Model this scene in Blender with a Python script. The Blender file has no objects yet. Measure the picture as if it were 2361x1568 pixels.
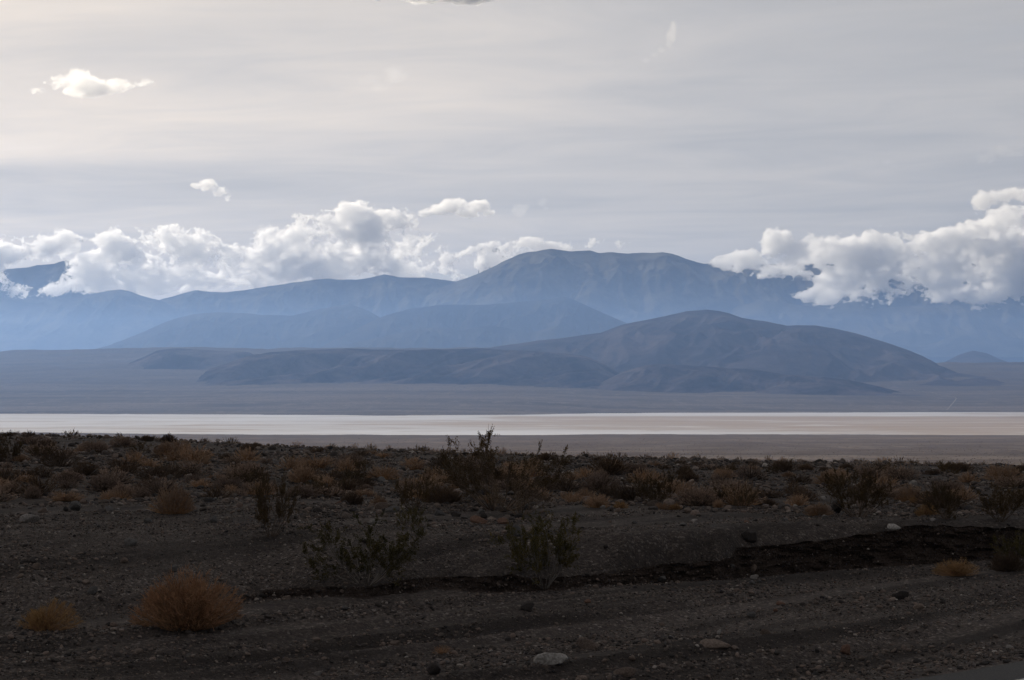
import bpy, math
import numpy as np
from mathutils import Vector

# ------------------------------------------------------------------ camera, sky, sun, exposure
scene = bpy.context.scene
COL = scene.collection
PW, PH, FPX = 2361.0, 1568.0, 2361.0 / 2 / math.tan(math.radians(15))   # measuring grid of the photograph
V0 = 880.0                                                              # row of the true horizon on that grid
PITCH = math.atan((V0 - PH / 2) / FPX)

cam_data = bpy.data.cameras.new('camera')
cam_data.sensor_width = 36.0
cam_data.lens = 18.0 / math.tan(math.radians(15))
cam_data.clip_start = 0.1
cam_data.clip_end = 90000.0
cam = bpy.data.objects.new('camera', cam_data)
COL.objects.link(cam)
cam.location = (0, 0, 0)
cam.rotation_euler = (math.pi / 2 + PITCH, 0, 0)
scene.camera = cam

SUN_AZ, SUN_EL = math.radians(-42), math.radians(28)       # ahead and to the left, behind thin high cloud
SUN_DIR = Vector((math.sin(SUN_AZ) * math.cos(SUN_EL), math.cos(SUN_AZ) * math.cos(SUN_EL), math.sin(SUN_EL)))
sun_data = bpy.data.lights.new('sun', 'SUN')
sun_data.energy = 4.6
sun_data.angle = math.radians(2.0)
sun_data.color = (1.0, 0.90, 0.73)
sun = bpy.data.objects.new('sun', sun_data)
COL.objects.link(sun)
sun.rotation_euler = SUN_DIR.to_track_quat('Z', 'Y').to_euler()
sun.location = (0, 0, 3000)

world = bpy.data.worlds.new('World')
scene.world = world
world.use_nodes = True


class NT:
    """small helper round a node tree"""
    def __init__(s, tree):
        s.t = tree
        tree.nodes.clear()

    def n(s, kind, ins=None, **props):
        nd = s.t.nodes.new(kind)
        for k, v in props.items():
            setattr(nd, k, v)
        for k, v in (ins or {}).items():
            sock = nd.inputs[k]
            if isinstance(v, bpy.types.NodeSocket):
                s.t.links.new(v, sock)
            else:
                if isinstance(v, tuple) and len(v) == 3 and getattr(sock, 'type', '') == 'RGBA':
                    v = (*v, 1)
                sock.default_value = v
        return nd

    def m(s, op, a, b=0.0, c=0.0, clamp=False):
        nd = s.n('ShaderNodeMath', {0: a, 1: b, 2: c}, operation=op)
        nd.use_clamp = clamp
        return nd.outputs[0]

    def vm(s, op, a, b=(0, 0, 0)):
        nd = s.n('ShaderNodeVectorMath', {0: a, 1: b}, operation=op)
        return nd.outputs['Value'] if op in ('DOT_PRODUCT', 'LENGTH') else nd.outputs[0]

    def rng(s, x, a, b, c=0.0, d=1.0, kind='SMOOTHSTEP'):
        return s.n('ShaderNodeMapRange', {'Value': x, 'From Min': a, 'From Max': b, 'To Min': c, 'To Max': d},
                   interpolation_type=kind).outputs[0]

    def mix(s, f, a, b, blend='MIX'):
        nd = s.n('ShaderNodeMix', data_type='RGBA', blend_type=blend)
        for i, v in ((0, f), (6, a), (7, b)):
            if isinstance(v, bpy.types.NodeSocket):
                s.t.links.new(v, nd.inputs[i])
            else:
                nd.inputs[i].default_value = (*v, 1) if isinstance(v, tuple) and len(v) == 3 else v
        return nd.outputs[2]

    def noise(s, vec, scale, detail=4.0, rough=0.55, dist=0.0):
        nd = s.n('ShaderNodeTexNoise', {'Vector': vec, 'Scale': scale, 'Detail': detail, 'Roughness': rough, 'Distortion': dist})
        return nd.outputs[0]

    def ramp(s, f, stops):
        nd = s.n('ShaderNodeValToRGB', {0: f})
        e = nd.color_ramp.elements
        while len(e) < len(stops):
            e.new(0.5)
        for el, (p, c) in zip(e, stops):
            el.position = p
            el.color = (*c, 1)
        return nd.outputs[0]


def build_world():
    w = NT(world.node_tree)
    d = w.vm('NORMALIZE', w.n('ShaderNodeTexCoord').outputs['Generated'])
    sep = w.n('ShaderNodeSeparateXYZ', {0: d})
    x, y, z = sep.outputs
    sky = w.n('ShaderNodeTexSky', sky_type='NISHITA', sun_disc=False, sun_elevation=SUN_EL, sun_rotation=SUN_AZ,
              dust_density=2.0, altitude=600.0)
    # thin high cloud: brighter and warmer towards the sun, in long stretched streaks
    c = w.m('MAXIMUM', w.vm('DOT_PRODUCT', d, tuple(SUN_DIR)), 0.0)
    c2 = w.m('POWER', c, 3.0)
    c8 = w.m('POWER', c, 24.0)
    zc = w.m('ADD', w.m('MAXIMUM', z, 0.0), 0.035)
    px, py = w.m('DIVIDE', x, zc), w.m('DIVIDE', y, zc)
    flat = w.n('ShaderNodeCombineXYZ', {0: px, 1: py, 2: 0.0}).outputs[0]
    flat2 = w.n('ShaderNodeVectorRotate', {'Vector': flat, 'Angle': 0.35}, rotation_type='Z_AXIS').outputs[0]
    s1 = w.noise(w.vm('MULTIPLY', flat2, (0.34, 0.62, 1)), 1.0, 5, 0.55, 1.0)
    s2 = w.noise(w.vm('ADD', w.vm('MULTIPLY', flat2, (1.1, 1.7, 1)), (4.3, 8.1, 0)), 1.0, 7, 0.6, 0.8)
    band = w.noise(w.vm('MULTIPLY', d, (1.2, 0.0, 26.0)), 1.0, 3, 0.5, 0.25)
    streak = w.m('ADD', w.m('ADD', w.m('MULTIPLY', w.m('SUBTRACT', s1, 0.5), 0.46), w.m('MULTIPLY', w.m('SUBTRACT', s2, 0.5), 0.42)),
                 w.m('MULTIPLY', w.m('SUBTRACT', band, 0.5), 0.24))
    # one long stratus layer low in the sky: soft above, a clearer lower rim
    wav = w.noise(w.vm('MULTIPLY', d, (5.0, 0.0, 9.0)), 1.0, 5, 0.55, 0.4)
    el = w.m('ADD', w.m('ADD', z, w.m('MULTIPLY', x, -0.035)), w.m('MULTIPLY', w.m('SUBTRACT', wav, 0.5), 0.022))
    rim = w.m('MULTIPLY', w.rng(el, 0.116, 0.126), w.rng(el, 0.127, 0.165, 1.0, 0.0))
    rim = w.m('MULTIPLY', rim, w.rng(x, 0.08, -0.2))
    under = w.m('MULTIPLY', w.rng(el, 0.085, 0.112), w.rng(el, 0.114, 0.122, 1.0, 0.0))
    streak = w.m('ADD', streak, w.m('ADD', w.m('MULTIPLY', rim, 0.12), w.m('MULTIPLY', w.m('MULTIPLY', under, w.rng(x, 0.15, -0.15)), -0.09)))
    level = w.m('ADD', w.m('MULTIPLY', c2, 0.56), 0.445)
    level = w.m('ADD', level, w.m('MULTIPLY', c8, 1.0))
    level = w.m('MULTIPLY', level, w.m('ADD', streak, 1.0))
    warm = w.m('ADD', w.m('MULTIPLY', c2, 1.35), w.m('MULTIPLY', streak, 1.6), clamp=True)
    tint = w.mix(warm, (1.0, 0.986, 0.988), (1.14, 0.99, 0.83))
    veil = w.vm('MULTIPLY', tint, w.n('ShaderNodeCombineXYZ', {0: level, 1: level, 2: level}).outputs[0])
    veil = w.mix(w.rng(z, -0.06, -0.01, 1.0, 0.0), veil, (0.09, 0.085, 0.085))
    gap = w.noise(w.vm('ADD', w.vm('MULTIPLY', flat, (0.25, 0.5, 1)), (1.7, 3.2, 0)), 1.0, 4, 0.5, 0.2)
    cover = w.m('MULTIPLY', w.rng(gap, 0.68, 0.56, 0.55, 1.0), 0.95)
    bg1 = w.n('ShaderNodeBackground', {'Color': sky.outputs[0], 'Strength': 0.10})
    bg2 = w.n('ShaderNodeBackground', {'Color': veil, 'Strength': 1.0})
    mx = w.n('ShaderNodeMixShader', {0: cover, 1: bg1.outputs[0], 2: bg2.outputs[0]})
    w.n('ShaderNodeOutputWorld', {0: mx.outputs[0]})


build_world()

scene.view_settings.view_transform = 'Standard'
scene.view_settings.look = 'None'
scene.view_settings.exposure = 0.0
scene.view_settings.gamma = 1.0
scene.view_settings.use_curve_mapping = False
scene.render.engine = 'CYCLES'
cy = scene.cycles
cy.use_denoising = True
cy.max_bounces = 16
cy.diffuse_bounces = 2
cy.glossy_bounces = 1
cy.transmission_bounces = 2
cy.volume_bounces = 14
cy.transparent_max_bounces = 96
cy.sample_clamp_indirect = 4.0
cy.use_light_tree = False

# ------------------------------------------------------------------ helpers
_TAB = {}


def noise2(x, y, seed=0):
    """smooth value noise in 0..1 at any points"""
    if seed not in _TAB:
        _TAB[seed] = np.random.default_rng(seed + 11).random((256, 256))
    T = _TAB[seed]
    x, y = np.asarray(x, float), np.asarray(y, float)
    xf, yf = np.floor(x), np.floor(y)
    fx, fy = x - xf, y - yf
    i, j = xf.astype(int) & 255, yf.astype(int) & 255
    i1, j1 = (i + 1) & 255, (j + 1) & 255
    fx, fy = fx * fx * fx * (fx * (fx * 6 - 15) + 10), fy * fy * fy * (fy * (fy * 6 - 15) + 10)
    return (T[i, j] * (1 - fx) + T[i1, j] * fx) * (1 - fy) + (T[i, j1] * (1 - fx) + T[i1, j1] * fx) * fy


def fbm(x, y, seed=0, octs=4, gain=0.5, ridged=False):
    out, amp, tot = 0.0, 1.0, 0.0
    for k in range(octs):
        c, s = math.cos(0.7 * k), math.sin(0.7 * k)
        n = noise2((x * c - y * s) * 2.03 ** k + 17.3 * k, (x * s + y * c) * 2.03 ** k + 5.1 * k, seed + k)
        n = 1 - np.abs(2 * n - 1) if ridged else n
        out, tot, amp = out + amp * n, tot + amp, amp * gain
    return out / tot - 0.5


def sstep(x, a, b):
    t = np.clip((np.asarray(x, float) - a) / (b - a), 0, 1)
    return t * t * (3 - 2 * t)


def slope(u, v):
    """sideways and upward slope, per metre ahead, of the line of sight at a point of the measuring grid"""
    cx, cyy = (np.asarray(u, float) - PW / 2) / FPX, (PH / 2 - np.asarray(v, float)) / FPX
    fwd = math.cos(PITCH) - math.sin(PITCH) * cyy
    up = math.sin(PITCH) + math.cos(PITCH) * cyy
    return cx / fwd, up / fwd


def at(u, v, D):
    a, b = slope(u, v)
    return a * D, D, b * D


def mesh_np(name, V, F, smooth=False):
    """mesh from a vertex array and an array of equally sized faces (or a list of such arrays)"""
    Fs = F if isinstance(F, list) else [F]
    me = bpy.data.meshes.new(name)
    V = np.ascontiguousarray(V, np.float32)
    me.vertices.add(len(V))
    me.vertices.foreach_set('co', V.ravel())
    nl = sum(f.size for f in Fs)
    npoly = sum(len(f) for f in Fs)
    me.loops.add(nl)
    me.polygons.add(npoly)
    me.loops.foreach_set('vertex_index', np.concatenate([f.ravel() for f in Fs]).astype(np.int32))
    sizes = np.concatenate([np.full(len(f), f.shape[1]) for f in Fs])
    me.polygons.foreach_set('loop_start', (np.cumsum(sizes) - sizes).astype(np.int32))
    me.polygons.foreach_set('use_smooth', np.full(npoly, smooth))
    me.update(calc_edges=True)
    return me


def grid_faces(nr, nc, wrap=False):
    r, c = np.meshgrid(np.arange(nr - 1), np.arange(nc if wrap else nc - 1), indexing='ij')
    c1 = (c + 1) % nc
    return np.stack([r * nc + c, r * nc + c1, (r + 1) * nc + c1, (r + 1) * nc + c], -1).reshape(-1, 4)


def obj(name, me, mat=None, parent=None):
    o = bpy.data.objects.new(name, me)
    COL.objects.link(o)
    if mat and me is not None and not me.materials:
        me.materials.append(mat)
    if parent:
        o.parent = parent
    return o


def tag(o, label, cat, group=None, kind=None):
    o['label'] = label
    o['category'] = cat
    if group:
        o['group'] = group
    if kind:
        o['kind'] = kind
    return o


def material(name):
    m = bpy.data.materials.new(name)
    m.use_nodes = True
    return m, NT(m.node_tree)


def surface(t, color, rough=0.9, bump=None, bump_dist=0.02, bump_strength=1.0, spec=0.2):
    ins = {'Base Color': color, 'Roughness': rough, 'Specular IOR Level': spec}
    if bump is not None:
        ins['Normal'] = t.n('ShaderNodeBump', {'Height': bump, 'Distance': bump_dist, 'Strength': bump_strength}).outputs[0]
    b = t.n('ShaderNodeBsdfPrincipled', ins)
    t.n('ShaderNodeOutputMaterial', {0: b.outputs[0]})


# ------------------------------------------------------------------ surfaces' materials
ROAD_P, ROAD_T = np.array([2.80, 13.85]), np.array([1.19, 1.05]) / np.hypot(1.19, 1.05)
ROAD_N = np.array([ROAD_T[1], -ROAD_T[0]])          # towards the camera's side of the edge


def mat_gravel():
    m, t = material('gravel_ground')
    p = t.n('ShaderNodeNewGeometry').outputs['Position']
    big = t.noise(p, 0.45, 4, 0.6)
    mid = t.noise(p, 6.0, 4, 0.6)
    vor = t.n('ShaderNodeTexVoronoi', {'Vector': p, 'Scale': 42.0, 'Randomness': 1.0})
    vor2 = t.n('ShaderNodeTexVoronoi', {'Vector': p, 'Scale': 95.0, 'Randomness': 1.0})
    grit = t.n('ShaderNodeSeparateColor', {0: vor.outputs['Color']})
    base = t.ramp(big, [(0.3, (0.036, 0.029, 0.026)), (0.7, (0.064, 0.052, 0.046))])
    stone = t.ramp(grit.outputs[0], [(0.0, (0.016, 0.015, 0.015)), (0.45, (0.048, 0.040, 0.037)), (0.75, (0.084, 0.067, 0.058)),
                                     (0.93, (0.14, 0.114, 0.10)), (1.0, (0.26, 0.23, 0.21))])
    col = t.mix(0.62, base, stone)
    col = t.mix(t.rng(mid, 0.35, 0.65, 0.0, 0.35), col, (0.026, 0.021, 0.019))
    tx, nx_ = t.vm('DOT_PRODUCT', p, (ROAD_T[0] * 0.13, ROAD_T[1] * 0.13, 0)), t.vm('DOT_PRODUCT', p, (ROAD_N[0] * 1.7, ROAD_N[1] * 1.7, 0))
    lanes = t.noise(t.n('ShaderNodeCombineXYZ', {0: tx, 1: nx_, 2: 0.0}).outputs[0], 1.0, 4, 0.6, 0.3)
    col = t.mix(t.rng(lanes, 0.36, 0.62, 0.85, 0.0), col, (0.015, 0.012, 0.011))
    h = t.m('ADD', t.m('MULTIPLY', vor.outputs['Distance'], -0.7), t.m('MULTIPLY', vor2.outputs['Distance'], -0.35))
    surface(t, col, 0.95, h, 0.02, 0.8, 0.1)
    return m


def mat_cut():
    m, t = material('bank_soil')
    p = t.n('ShaderNodeNewGeometry').outputs['Position']
    a = t.noise(t.vm('MULTIPLY', p, (1, 1, 7)), 3.0, 6, 0.7)
    b = t.noise(p, 26.0, 5, 0.7)
    v = t.n('ShaderNodeTexVoronoi', {'Vector': p, 'Scale': 34.0})
    col = t.mix(t.rng(a, 0.35, 0.65), (0.020, 0.015, 0.013), (0.050, 0.037, 0.031))
    col = t.mix(t.rng(t.n('ShaderNodeSeparateColor', {0: v.outputs['Color']}).outputs[0], 0.82, 0.95, 0, 0.5), col, (0.07, 0.057, 0.05))
    surface(t, col, 1.0, t.m('ADD', b, v.outputs['Distance']), 0.04, 1.0, 0.05)
    return m


def mat_fan():
    m, t = material('fan_ground')
    p = t.n('ShaderNodeNewGeometry').outputs['Position']
    sep = t.n('ShaderNodeSeparateXYZ', {0: p})
    big = t.noise(t.vm('MULTIPLY', p, (0.0007, 0.0035, 0)), 1.0, 6, 0.6, 0.5)
    spots = t.noise(t.vm('MULTIPLY', p, (0.06, 0.02, 0)), 1.0, 3, 0.7)
    fine = t.noise(t.vm('MULTIPLY', p, (0.012, 0.004, 0)), 1.0, 6, 0.75)
    col = t.ramp(big, [(0.34, (0.038, 0.032, 0.031)), (0.50, (0.085, 0.072, 0.066)), (0.66, (0.145, 0.122, 0.11))])
    col = t.mix(t.rng(spots, 0.54, 0.66), col, (0.045, 0.040, 0.032))
    col = t.mix(t.rng(fine, 0.5, 0.66, 0, 0.75), col, (0.15, 0.13, 0.115))
    patch = t.noise(t.vm('MULTIPLY', p, (0.006, 0.0045, 0)), 1.0, 6, 0.75, 0.4)
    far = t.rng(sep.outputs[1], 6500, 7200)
    col = t.mix(far, t.mix(t.rng(sep.outputs[1], 1200, 4000, 0.0, 0.3), t.mix(t.rng(patch, 0.4, 0.62, 0.0, 0.6), col, (0.038, 0.029, 0.024)), (0.19, 0.152, 0.13)), t.mix(t.rng(sep.outputs[1], 7600, 11000, 0.0, 0.5), t.mix(0.3, col, (0.115, 0.10, 0.086)), (0.062, 0.053, 0.053)))  # sunlit brightening towards the dry lake is put into the near plain's colour
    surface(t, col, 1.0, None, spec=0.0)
    return m


def mat_playa():
    m, t = material('playa_crust')
    p = t.n('ShaderNodeNewGeometry').outputs['Position']
    sx = t.n('ShaderNodeSeparateXYZ', {0: p})
    st = t.noise(t.vm('MULTIPLY', p, (0.0007, 0.0013, 0)), 1.0, 8, 0.66, 1.2)
    st2 = t.noise(t.vm('ADD', t.vm('MULTIPLY', p, (0.0011, 0.0026, 0)), (3, 9, 0)), 1.0, 8, 0.66, 1.0)
    side = t.m('MULTIPLY', t.rng(sx.outputs[0], -600, 1300), t.m('MULTIPLY', t.rng(sx.outputs[1], 4450, 4800), t.rng(sx.outputs[1], 7000, 6300)))
    tan = t.m('ADD', st, t.m('MULTIPLY', side, 0.16))
    col = t.ramp(tan, [(0.34, (0.44, 0.445, 0.475)), (0.52, (0.37, 0.365, 0.38)), (0.60, (0.29, 0.248, 0.22)), (0.74, (0.26, 0.205, 0.168))])
    col = t.mix(t.rng(st2, 0.52, 0.66, 0, 0.55), col, (0.46, 0.465, 0.495))
    lines = t.noise(t.vm('ADD', t.vm('MULTIPLY', p, (0.0022, 0.0052, 0)), (7, 2, 0)), 1.0, 5, 0.7, 0.8)
    col = t.mix(t.rng(lines, 0.52, 0.66, 0, 0.55), col, (0.27, 0.235, 0.21))
    crack = t.noise(t.vm('MULTIPLY', p, (0.012, 0.025, 0)), 1.0, 3, 0.7)
    col = t.mix(t.rng(crack, 0.66, 0.72, 0, 0.65), col, (0.20, 0.16, 0.13))
    surface(t, col, 0.85, None, spec=0.1)
    return m


def mat_rock_slope(name, dark, light, scale):
    m, t = material(name)
    p = t.n('ShaderNodeNewGeometry').outputs['Position']
    a = t.noise(t.vm('MULTIPLY', p, (scale, scale, scale * 1.5)), 1.0, 7, 0.62, 0.6)
    b = t.noise(t.vm('MULTIPLY', p, (scale * 7, scale * 7, scale * 7)), 1.0, 4, 0.7)
    col = t.mix(t.rng(a, 0.33, 0.68), dark, light)
    col = t.mix(t.rng(b, 0.52, 0.72, 0, 0.45), col, tuple(c * 0.45 for c in dark))
    surface(t, col, 1.0, b, 25.0, 0.35, 0.0)
    return m


M_GRAVEL, M_CUT, M_FAN, M_PLAYA = mat_gravel(), mat_cut(), mat_fan(), mat_playa()
M_HILL = mat_rock_slope('hill_rock', (0.017, 0.016, 0.023), (0.070, 0.060, 0.066), 0.0016)
M_HILL_DARK = mat_rock_slope('dark_hill_rock', (0.013, 0.012, 0.019), (0.088, 0.075, 0.080), 0.0032)
M_SPUR = mat_rock_slope('spur_rock', (0.030, 0.027, 0.025), (0.075, 0.068, 0.055), 0.0013)  # darker copy of mountain_rock: thinner haze before the spurs is put into the colour
M_MOUNT = mat_rock_slope('mountain_rock', (0.055, 0.050, 0.044), (0.120, 0.110, 0.086), 0.0011)

# ------------------------------------------------------------------ near ground: wash, cut bank, scrub terrace
Z_WASH, Z_ROAD = -2.30, -2.16
_base = np.array([(-700, 1445), (0, 1433), (160, 1431), (300, 1428), (480, 1408), (620, 1384), (840, 1388), (1000, 1366), (1180, 1364), (1260, 1361),
                  (1400, 1350), (1560, 1334), (1684, 1322), (1700, 1316), (1830, 1302), (1960, 1296), (2100, 1290), (2260, 1284), (2361, 1281), (3000, 1270)], float)
_top = np.array([(-700, 1442), (0, 1428), (160, 1424), (300, 1423), (480, 1404), (620, 1364), (840, 1360), (1000, 1340), (1180, 1334), (1260, 1336),
                 (1400, 1333), (1560, 1318), (1684, 1306), (1696, 1272), (1830, 1266), (1960, 1242), (2068, 1227), (2084, 1214), (2180, 1216),
                 (2260, 1222), (2361, 1220), (3000, 1215)], float)
_edge = np.array([(-700, 1225), (0, 1222), (400, 1205), (700, 1222), (1000, 1228), (1300, 1216), (1500, 1234), (1700, 1222), (1830, 1250), (2084, 1212), (3000, 1210)], float)
_crest = np.array([(-700, 990), (0, 1004), (300, 1013), (600, 1034), (900, 1046), (1180, 1058), (1500, 1068), (1900, 1077), (2361, 1086), (3000, 1092)], float)


def _line(tab, a):
    """row of the measuring grid for sideways slope a"""
    return np.interp(a * FPX + PW / 2, tab[:, 0], tab[:, 1])


def terrace_z(x, y):
    return -1.75 - 0.012 * x


def road_d(x, y):
    """distance behind the road's far edge, positive on the road"""
    return (x - ROAD_P[0]) * ROAD_N[0] + (y - ROAD_P[1]) * ROAD_N[1]


def bank_lines(a):
    """distances ahead of bank foot, bank top height, slope end and crest for sideways slope a"""
    vb, vt, ve, vc = _line(_base, a), _line(_top, a), _line(_edge, a), _line(_crest, a)
    sb, stp, se, sc = [slope(0, v)[1] for v in (vb, vt, ve, vc)]
    wob = 0.30 * (noise2(a * 40, a * 0 + 3.3, 21) - 0.5) + 0.16 * (noise2(a * 120, a * 0 + 1.3, 22) - 0.5) + 0.08 * (noise2(a * 330, a * 0 + 4.3, 23) - 0.5)
    Db = Z_WASH / sb + wob
    zt = stp * (Db + 0.05) + 0.05 * (noise2(a * 150, a * 0 + 8.8, 24) - 0.5)
    De = np.maximum(1.75 / (-se - 0.012 * a), Db + 0.55)
    Dc = 1.75 / (-sc - 0.012 * a)
    return Db, zt, De, Dc


def wash_z(x, y):
    s = (x - ROAD_P[0]) * ROAD_T[0] + (y - ROAD_P[1]) * ROAD_T[1]
    q = road_d(x, y)
    q2 = q + 0.6 * (noise2(s * 0.16, q * 0.16, 31) - 0.5)
    z = Z_WASH + 0.05 * fbm(s * 0.35, q * 0.9, 32, 3)
    z = z + 0.20 * (noise2(s * 0.09, q2 * 0.95, 33) - 0.5) + 0.13 * (0.5 - np.abs(2 * noise2(s * 0.12, q2 * 1.6, 34) - 1)) + 0.03 * (noise2(s * 0.6, q2 * 5.0, 35) - 0.5)
    road = sstep(q, -1.7, -0.1)
    z = z * (1 - road) + (Z_ROAD - 0.03) * road
    return z


def ground_z(x, y, fine=True):
    x, y = np.asarray(x, float), np.asarray(y, float)
    r = np.hypot(x, y)
    th = np.arctan2(x, y)
    tc = np.clip(th, -0.6, 0.6)
    a, D = np.tan(tc), r * np.cos(tc)
    Db, zt, De, Dc = bank_lines(a)
    tz = terrace_z(a * D, D)
    k = np.clip((D - Db) / (De - Db), 0, 1)
    kk = np.sin(k * math.pi / 2) ** 0.9
    edge_z = terrace_z(a * De, De)
    bank = zt + (edge_z - zt) * kk
    up = np.where(D > De, tz, bank)
    up = up + sstep(D, De, De + 3) * (0.10 * fbm(x * 0.35, y * 0.35, 41, 4) + 0.05 * fbm(x * 1.3, y * 1.3, 42, 3))
    up = up + 0.05 * fbm(x * 0.9, y * 0.9, 43, 3) * sstep(D, Db, Db + 1)
    # past the crest the fan falls away towards the valley
    over = np.maximum(D - Dc, 0)
    up = up - 0.0525 * over * over / (over + 5.0)
    cut = sstep(D, Db - 0.035, Db + 0.035)
    wz = wash_z(x, y)
    away = sstep(np.abs(th), 1.3, 0.7) * sstep(road_d(x, y), 0.3, -2.2)
    away = np.where(D > Dc, np.maximum(away, sstep(D, Dc, Dc + 30)), away)
    z = wz + (np.where(D > De, up, np.maximum(up, wz)) - wz) * cut * away
    if fine:
        n = 0.016 * fbm(x * 7, y * 7, 51, 2) + 0.010 * (noise2(x * 23, y * 23, 53) - 0.5)
        z = z + n * sstep(road_d(x, y), 0.2, -0.5)
    return z


def hit(u, v, far=400.0):
    """where the line of sight at (u, v) meets the near ground"""
    a, b = slope(u, v)
    D = np.concatenate([np.arange(8, 80, 0.4), np.arange(80, far, 4.0)])
    for _ in range(2):
        f = b * D - ground_z(a * D, D, False)
        i = int(np.argmax(f < 0)) if (f < 0).any() else len(D) - 1
        if _ == 0:
            D = np.linspace(D[max(i - 1, 0)], D[i], 60)
    return float(a * D[i]), float(D[i]), float(ground_z(a * D[i], D[i]))


def build_near_ground():
    th = np.concatenate([np.linspace(-math.pi, -0.45, 60, endpoint=False), np.linspace(-0.45, -0.285, 40, endpoint=False),
                         np.linspace(-0.285, 0.285, 400, endpoint=False), np.linspace(0.285, 0.45, 40, endpoint=False),
                         np.linspace(0.45, math.pi, 60, endpoint=False)])
    tc = np.clip(th, -0.6, 0.6)
    Db, zt, De, Dc = bank_lines(np.tan(tc))
    def seg(a, b, n):      # n rows between two distances, per column
        return a[None] + (b - a)[None] * np.linspace(0, 1, n, endpoint=False)[:, None]
    one = np.ones_like(th)
    rows = np.concatenate([seg(0.3 * one, 12.5 * one, 30), seg(12.5 * one, Db - 0.06, 120), seg(Db - 0.06, Db + 0.06, 24),
                           seg(Db + 0.06, De + 0.5, 70), seg(De + 0.5, 42 * one, 90), seg(42 * one, 75 * one, 50), seg(75 * one, 232 * one, 30)])
    r = rows / np.cos(tc)[None]
    X, Y = r * np.sin(th)[None], r * np.cos(th)[None]
    Z = ground_z(X, Y)
    # the cut face: ragged and slightly hollowed
    i0, i1 = 30 + 120, 30 + 120 + 24
    V = np.stack([X, Y, Z], -1)
    hgt = (Z[i1] - Z[i0 - 1])[None]
    k = np.linspace(0, 1, i1 - i0)[:, None]
    push = (0.22 * hgt * (0.4 + noise2(X[i0:i1] * 1.7, Z[i0:i1] * 3, 62)) * np.sin(k * math.pi) + 0.10 * np.minimum(hgt * 4, 1) * (noise2(X[i0:i1] * 7, Z[i0:i1] * 22, 61) - 0.3)) * np.sin(k * math.pi)
    V[i0:i1, :, 1] += push
    nr, nc = Z.shape
    F = grid_faces(nr, nc, True)[:, ::-1]
    me = mesh_np('ground', V.reshape(-1, 3), F, True)
    me.materials.append(M_GRAVEL)
    me.materials.append(M_CUT)
    ri = np.repeat(np.arange(nr - 1), nc)
    ci = np.tile(np.arange(nc), nr - 1)
    steep = (ri >= i0 - 1) & (ri < i1 - 1) & ((Z[i1] - Z[i0 - 1])[ci] > 0.06)
    me.polygons.foreach_set('material_index', steep.astype(np.int32))
    me.polygons.foreach_set('use_smooth', ~((ri >= i0 - 3) & (ri < i1 + 1)))
    o = obj('ground', me)
    return tag(o, 'dark gravel wash with a cut bank and stony scrub terrace', 'ground', kind='structure')


build_near_ground()

# ------------------------------------------------------------------ valley: fan, playa, far fan
def playa_near(a):
    u = a * FPX + PW / 2
    v = np.interp(u, [-2000, 0, 500, 1200, 2000, 2361, 5000], [996, 998, 1003, 1003, 1001, 1005, 1006])
    return 120.0 / -slope(0, v)[1] + 240 * fbm(a * 17, a * 0 + 2.2, 71, 6, 0.62)


def playa_far(a):
    u = a * FPX + PW / 2
    v = np.interp(u, [-2000, 0, 400, 900, 1200, 1500, 2361, 5000], [952, 954, 956, 957.5, 956, 952, 950.5, 950])
    return 120.0 / -slope(0, v)[1] + 330 * fbm(a * 13, a * 0 + 7.7, 72, 6, 0.62)


D_FAN = 13000.0


def fan_z(x, y):
    y = np.maximum(y, 1.0)
    a = np.clip(x / y, -0.9, 0.9)
    near = np.interp(y, [0, 200, 300, 500, 1000, 1500, 2200, 3000, 4300, 7000], [-14, -14, -18, -27, -49, -68.5, -89, -105, -120, -120])
    Df = playa_far(a)
    vc = np.interp(a * FPX + PW / 2, [-2000, 0, 300, 700, 1300, 2000, 2200, 2361, 5000], [812, 812, 808, 803, 808, 838, 838, 836, 830])
    zc = slope(0, vc)[1] * D_FAN
    tt = np.clip((y - Df) / (D_FAN - Df), 0, 1)
    g = np.interp(tt, [0, .08, .16, .34, .55, .82, 1], [0, .045, .11, .244, .434, .716, 1])
    far = -120 + (zc + 120) * g - np.maximum(y - D_FAN, 0) * 0.25
    gully = sstep(tt, 0.15, 0.8) * (60 * fbm(x * 0.0011 + y * 0.0004, y * 0.0028, 73, 5, 0.55) + 26 * fbm(x * 0.0022 + y * 0.001, y * 0.007, 74, 4, .6, True))
    far = far + gully
    near = near + 1.6 * fbm(x * 0.004, y * 0.004, 75, 4) * sstep(y, 400, 900) * sstep(y, 4100, 3300)
    return np.where(y > Df, far, near)


def build_fan():
    a = np.linspace(-0.8, 0.8, 340)
    a = a * 0.55 + 0.45 * 0.8 * (a / 0.8) ** 3
    Y = np.concatenate([np.geomspace(205, 4000, 80, endpoint=False), np.linspace(4000, 7700, 30, endpoint=False), np.linspace(7700, 13500, 190)])
    X = a[None] * Y[:, None]
    YY = np.broadcast_to(Y[:, None], X.shape)
    V = np.stack([X, YY, fan_z(X, YY)], -1)
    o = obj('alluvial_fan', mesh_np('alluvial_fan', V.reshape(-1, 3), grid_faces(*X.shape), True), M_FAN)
    tag(o, 'grey brown creosote plain sloping down to and up from the pale dry lake', 'plain', kind='structure')


build_fan()


def build_playa():
    a = np.linspace(-0.75, 0.75, 700)
    t = np.linspace(0, 1, 40)[:, None]
    D = playa_near(a)[None] * (1 - t) + (playa_far(a)[None] - 3) * t
    V = np.stack([a[None] * D, D, np.full_like(D, -119.55)], -1)
    o = obj('playa', mesh_np('playa', V.reshape(-1, 3), grid_faces(*D.shape), True), M_PLAYA)
    tag(o, 'pale dry lake bed crossing the valley with tan and white streaks', 'dry lake', kind='structure')


build_playa()


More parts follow.
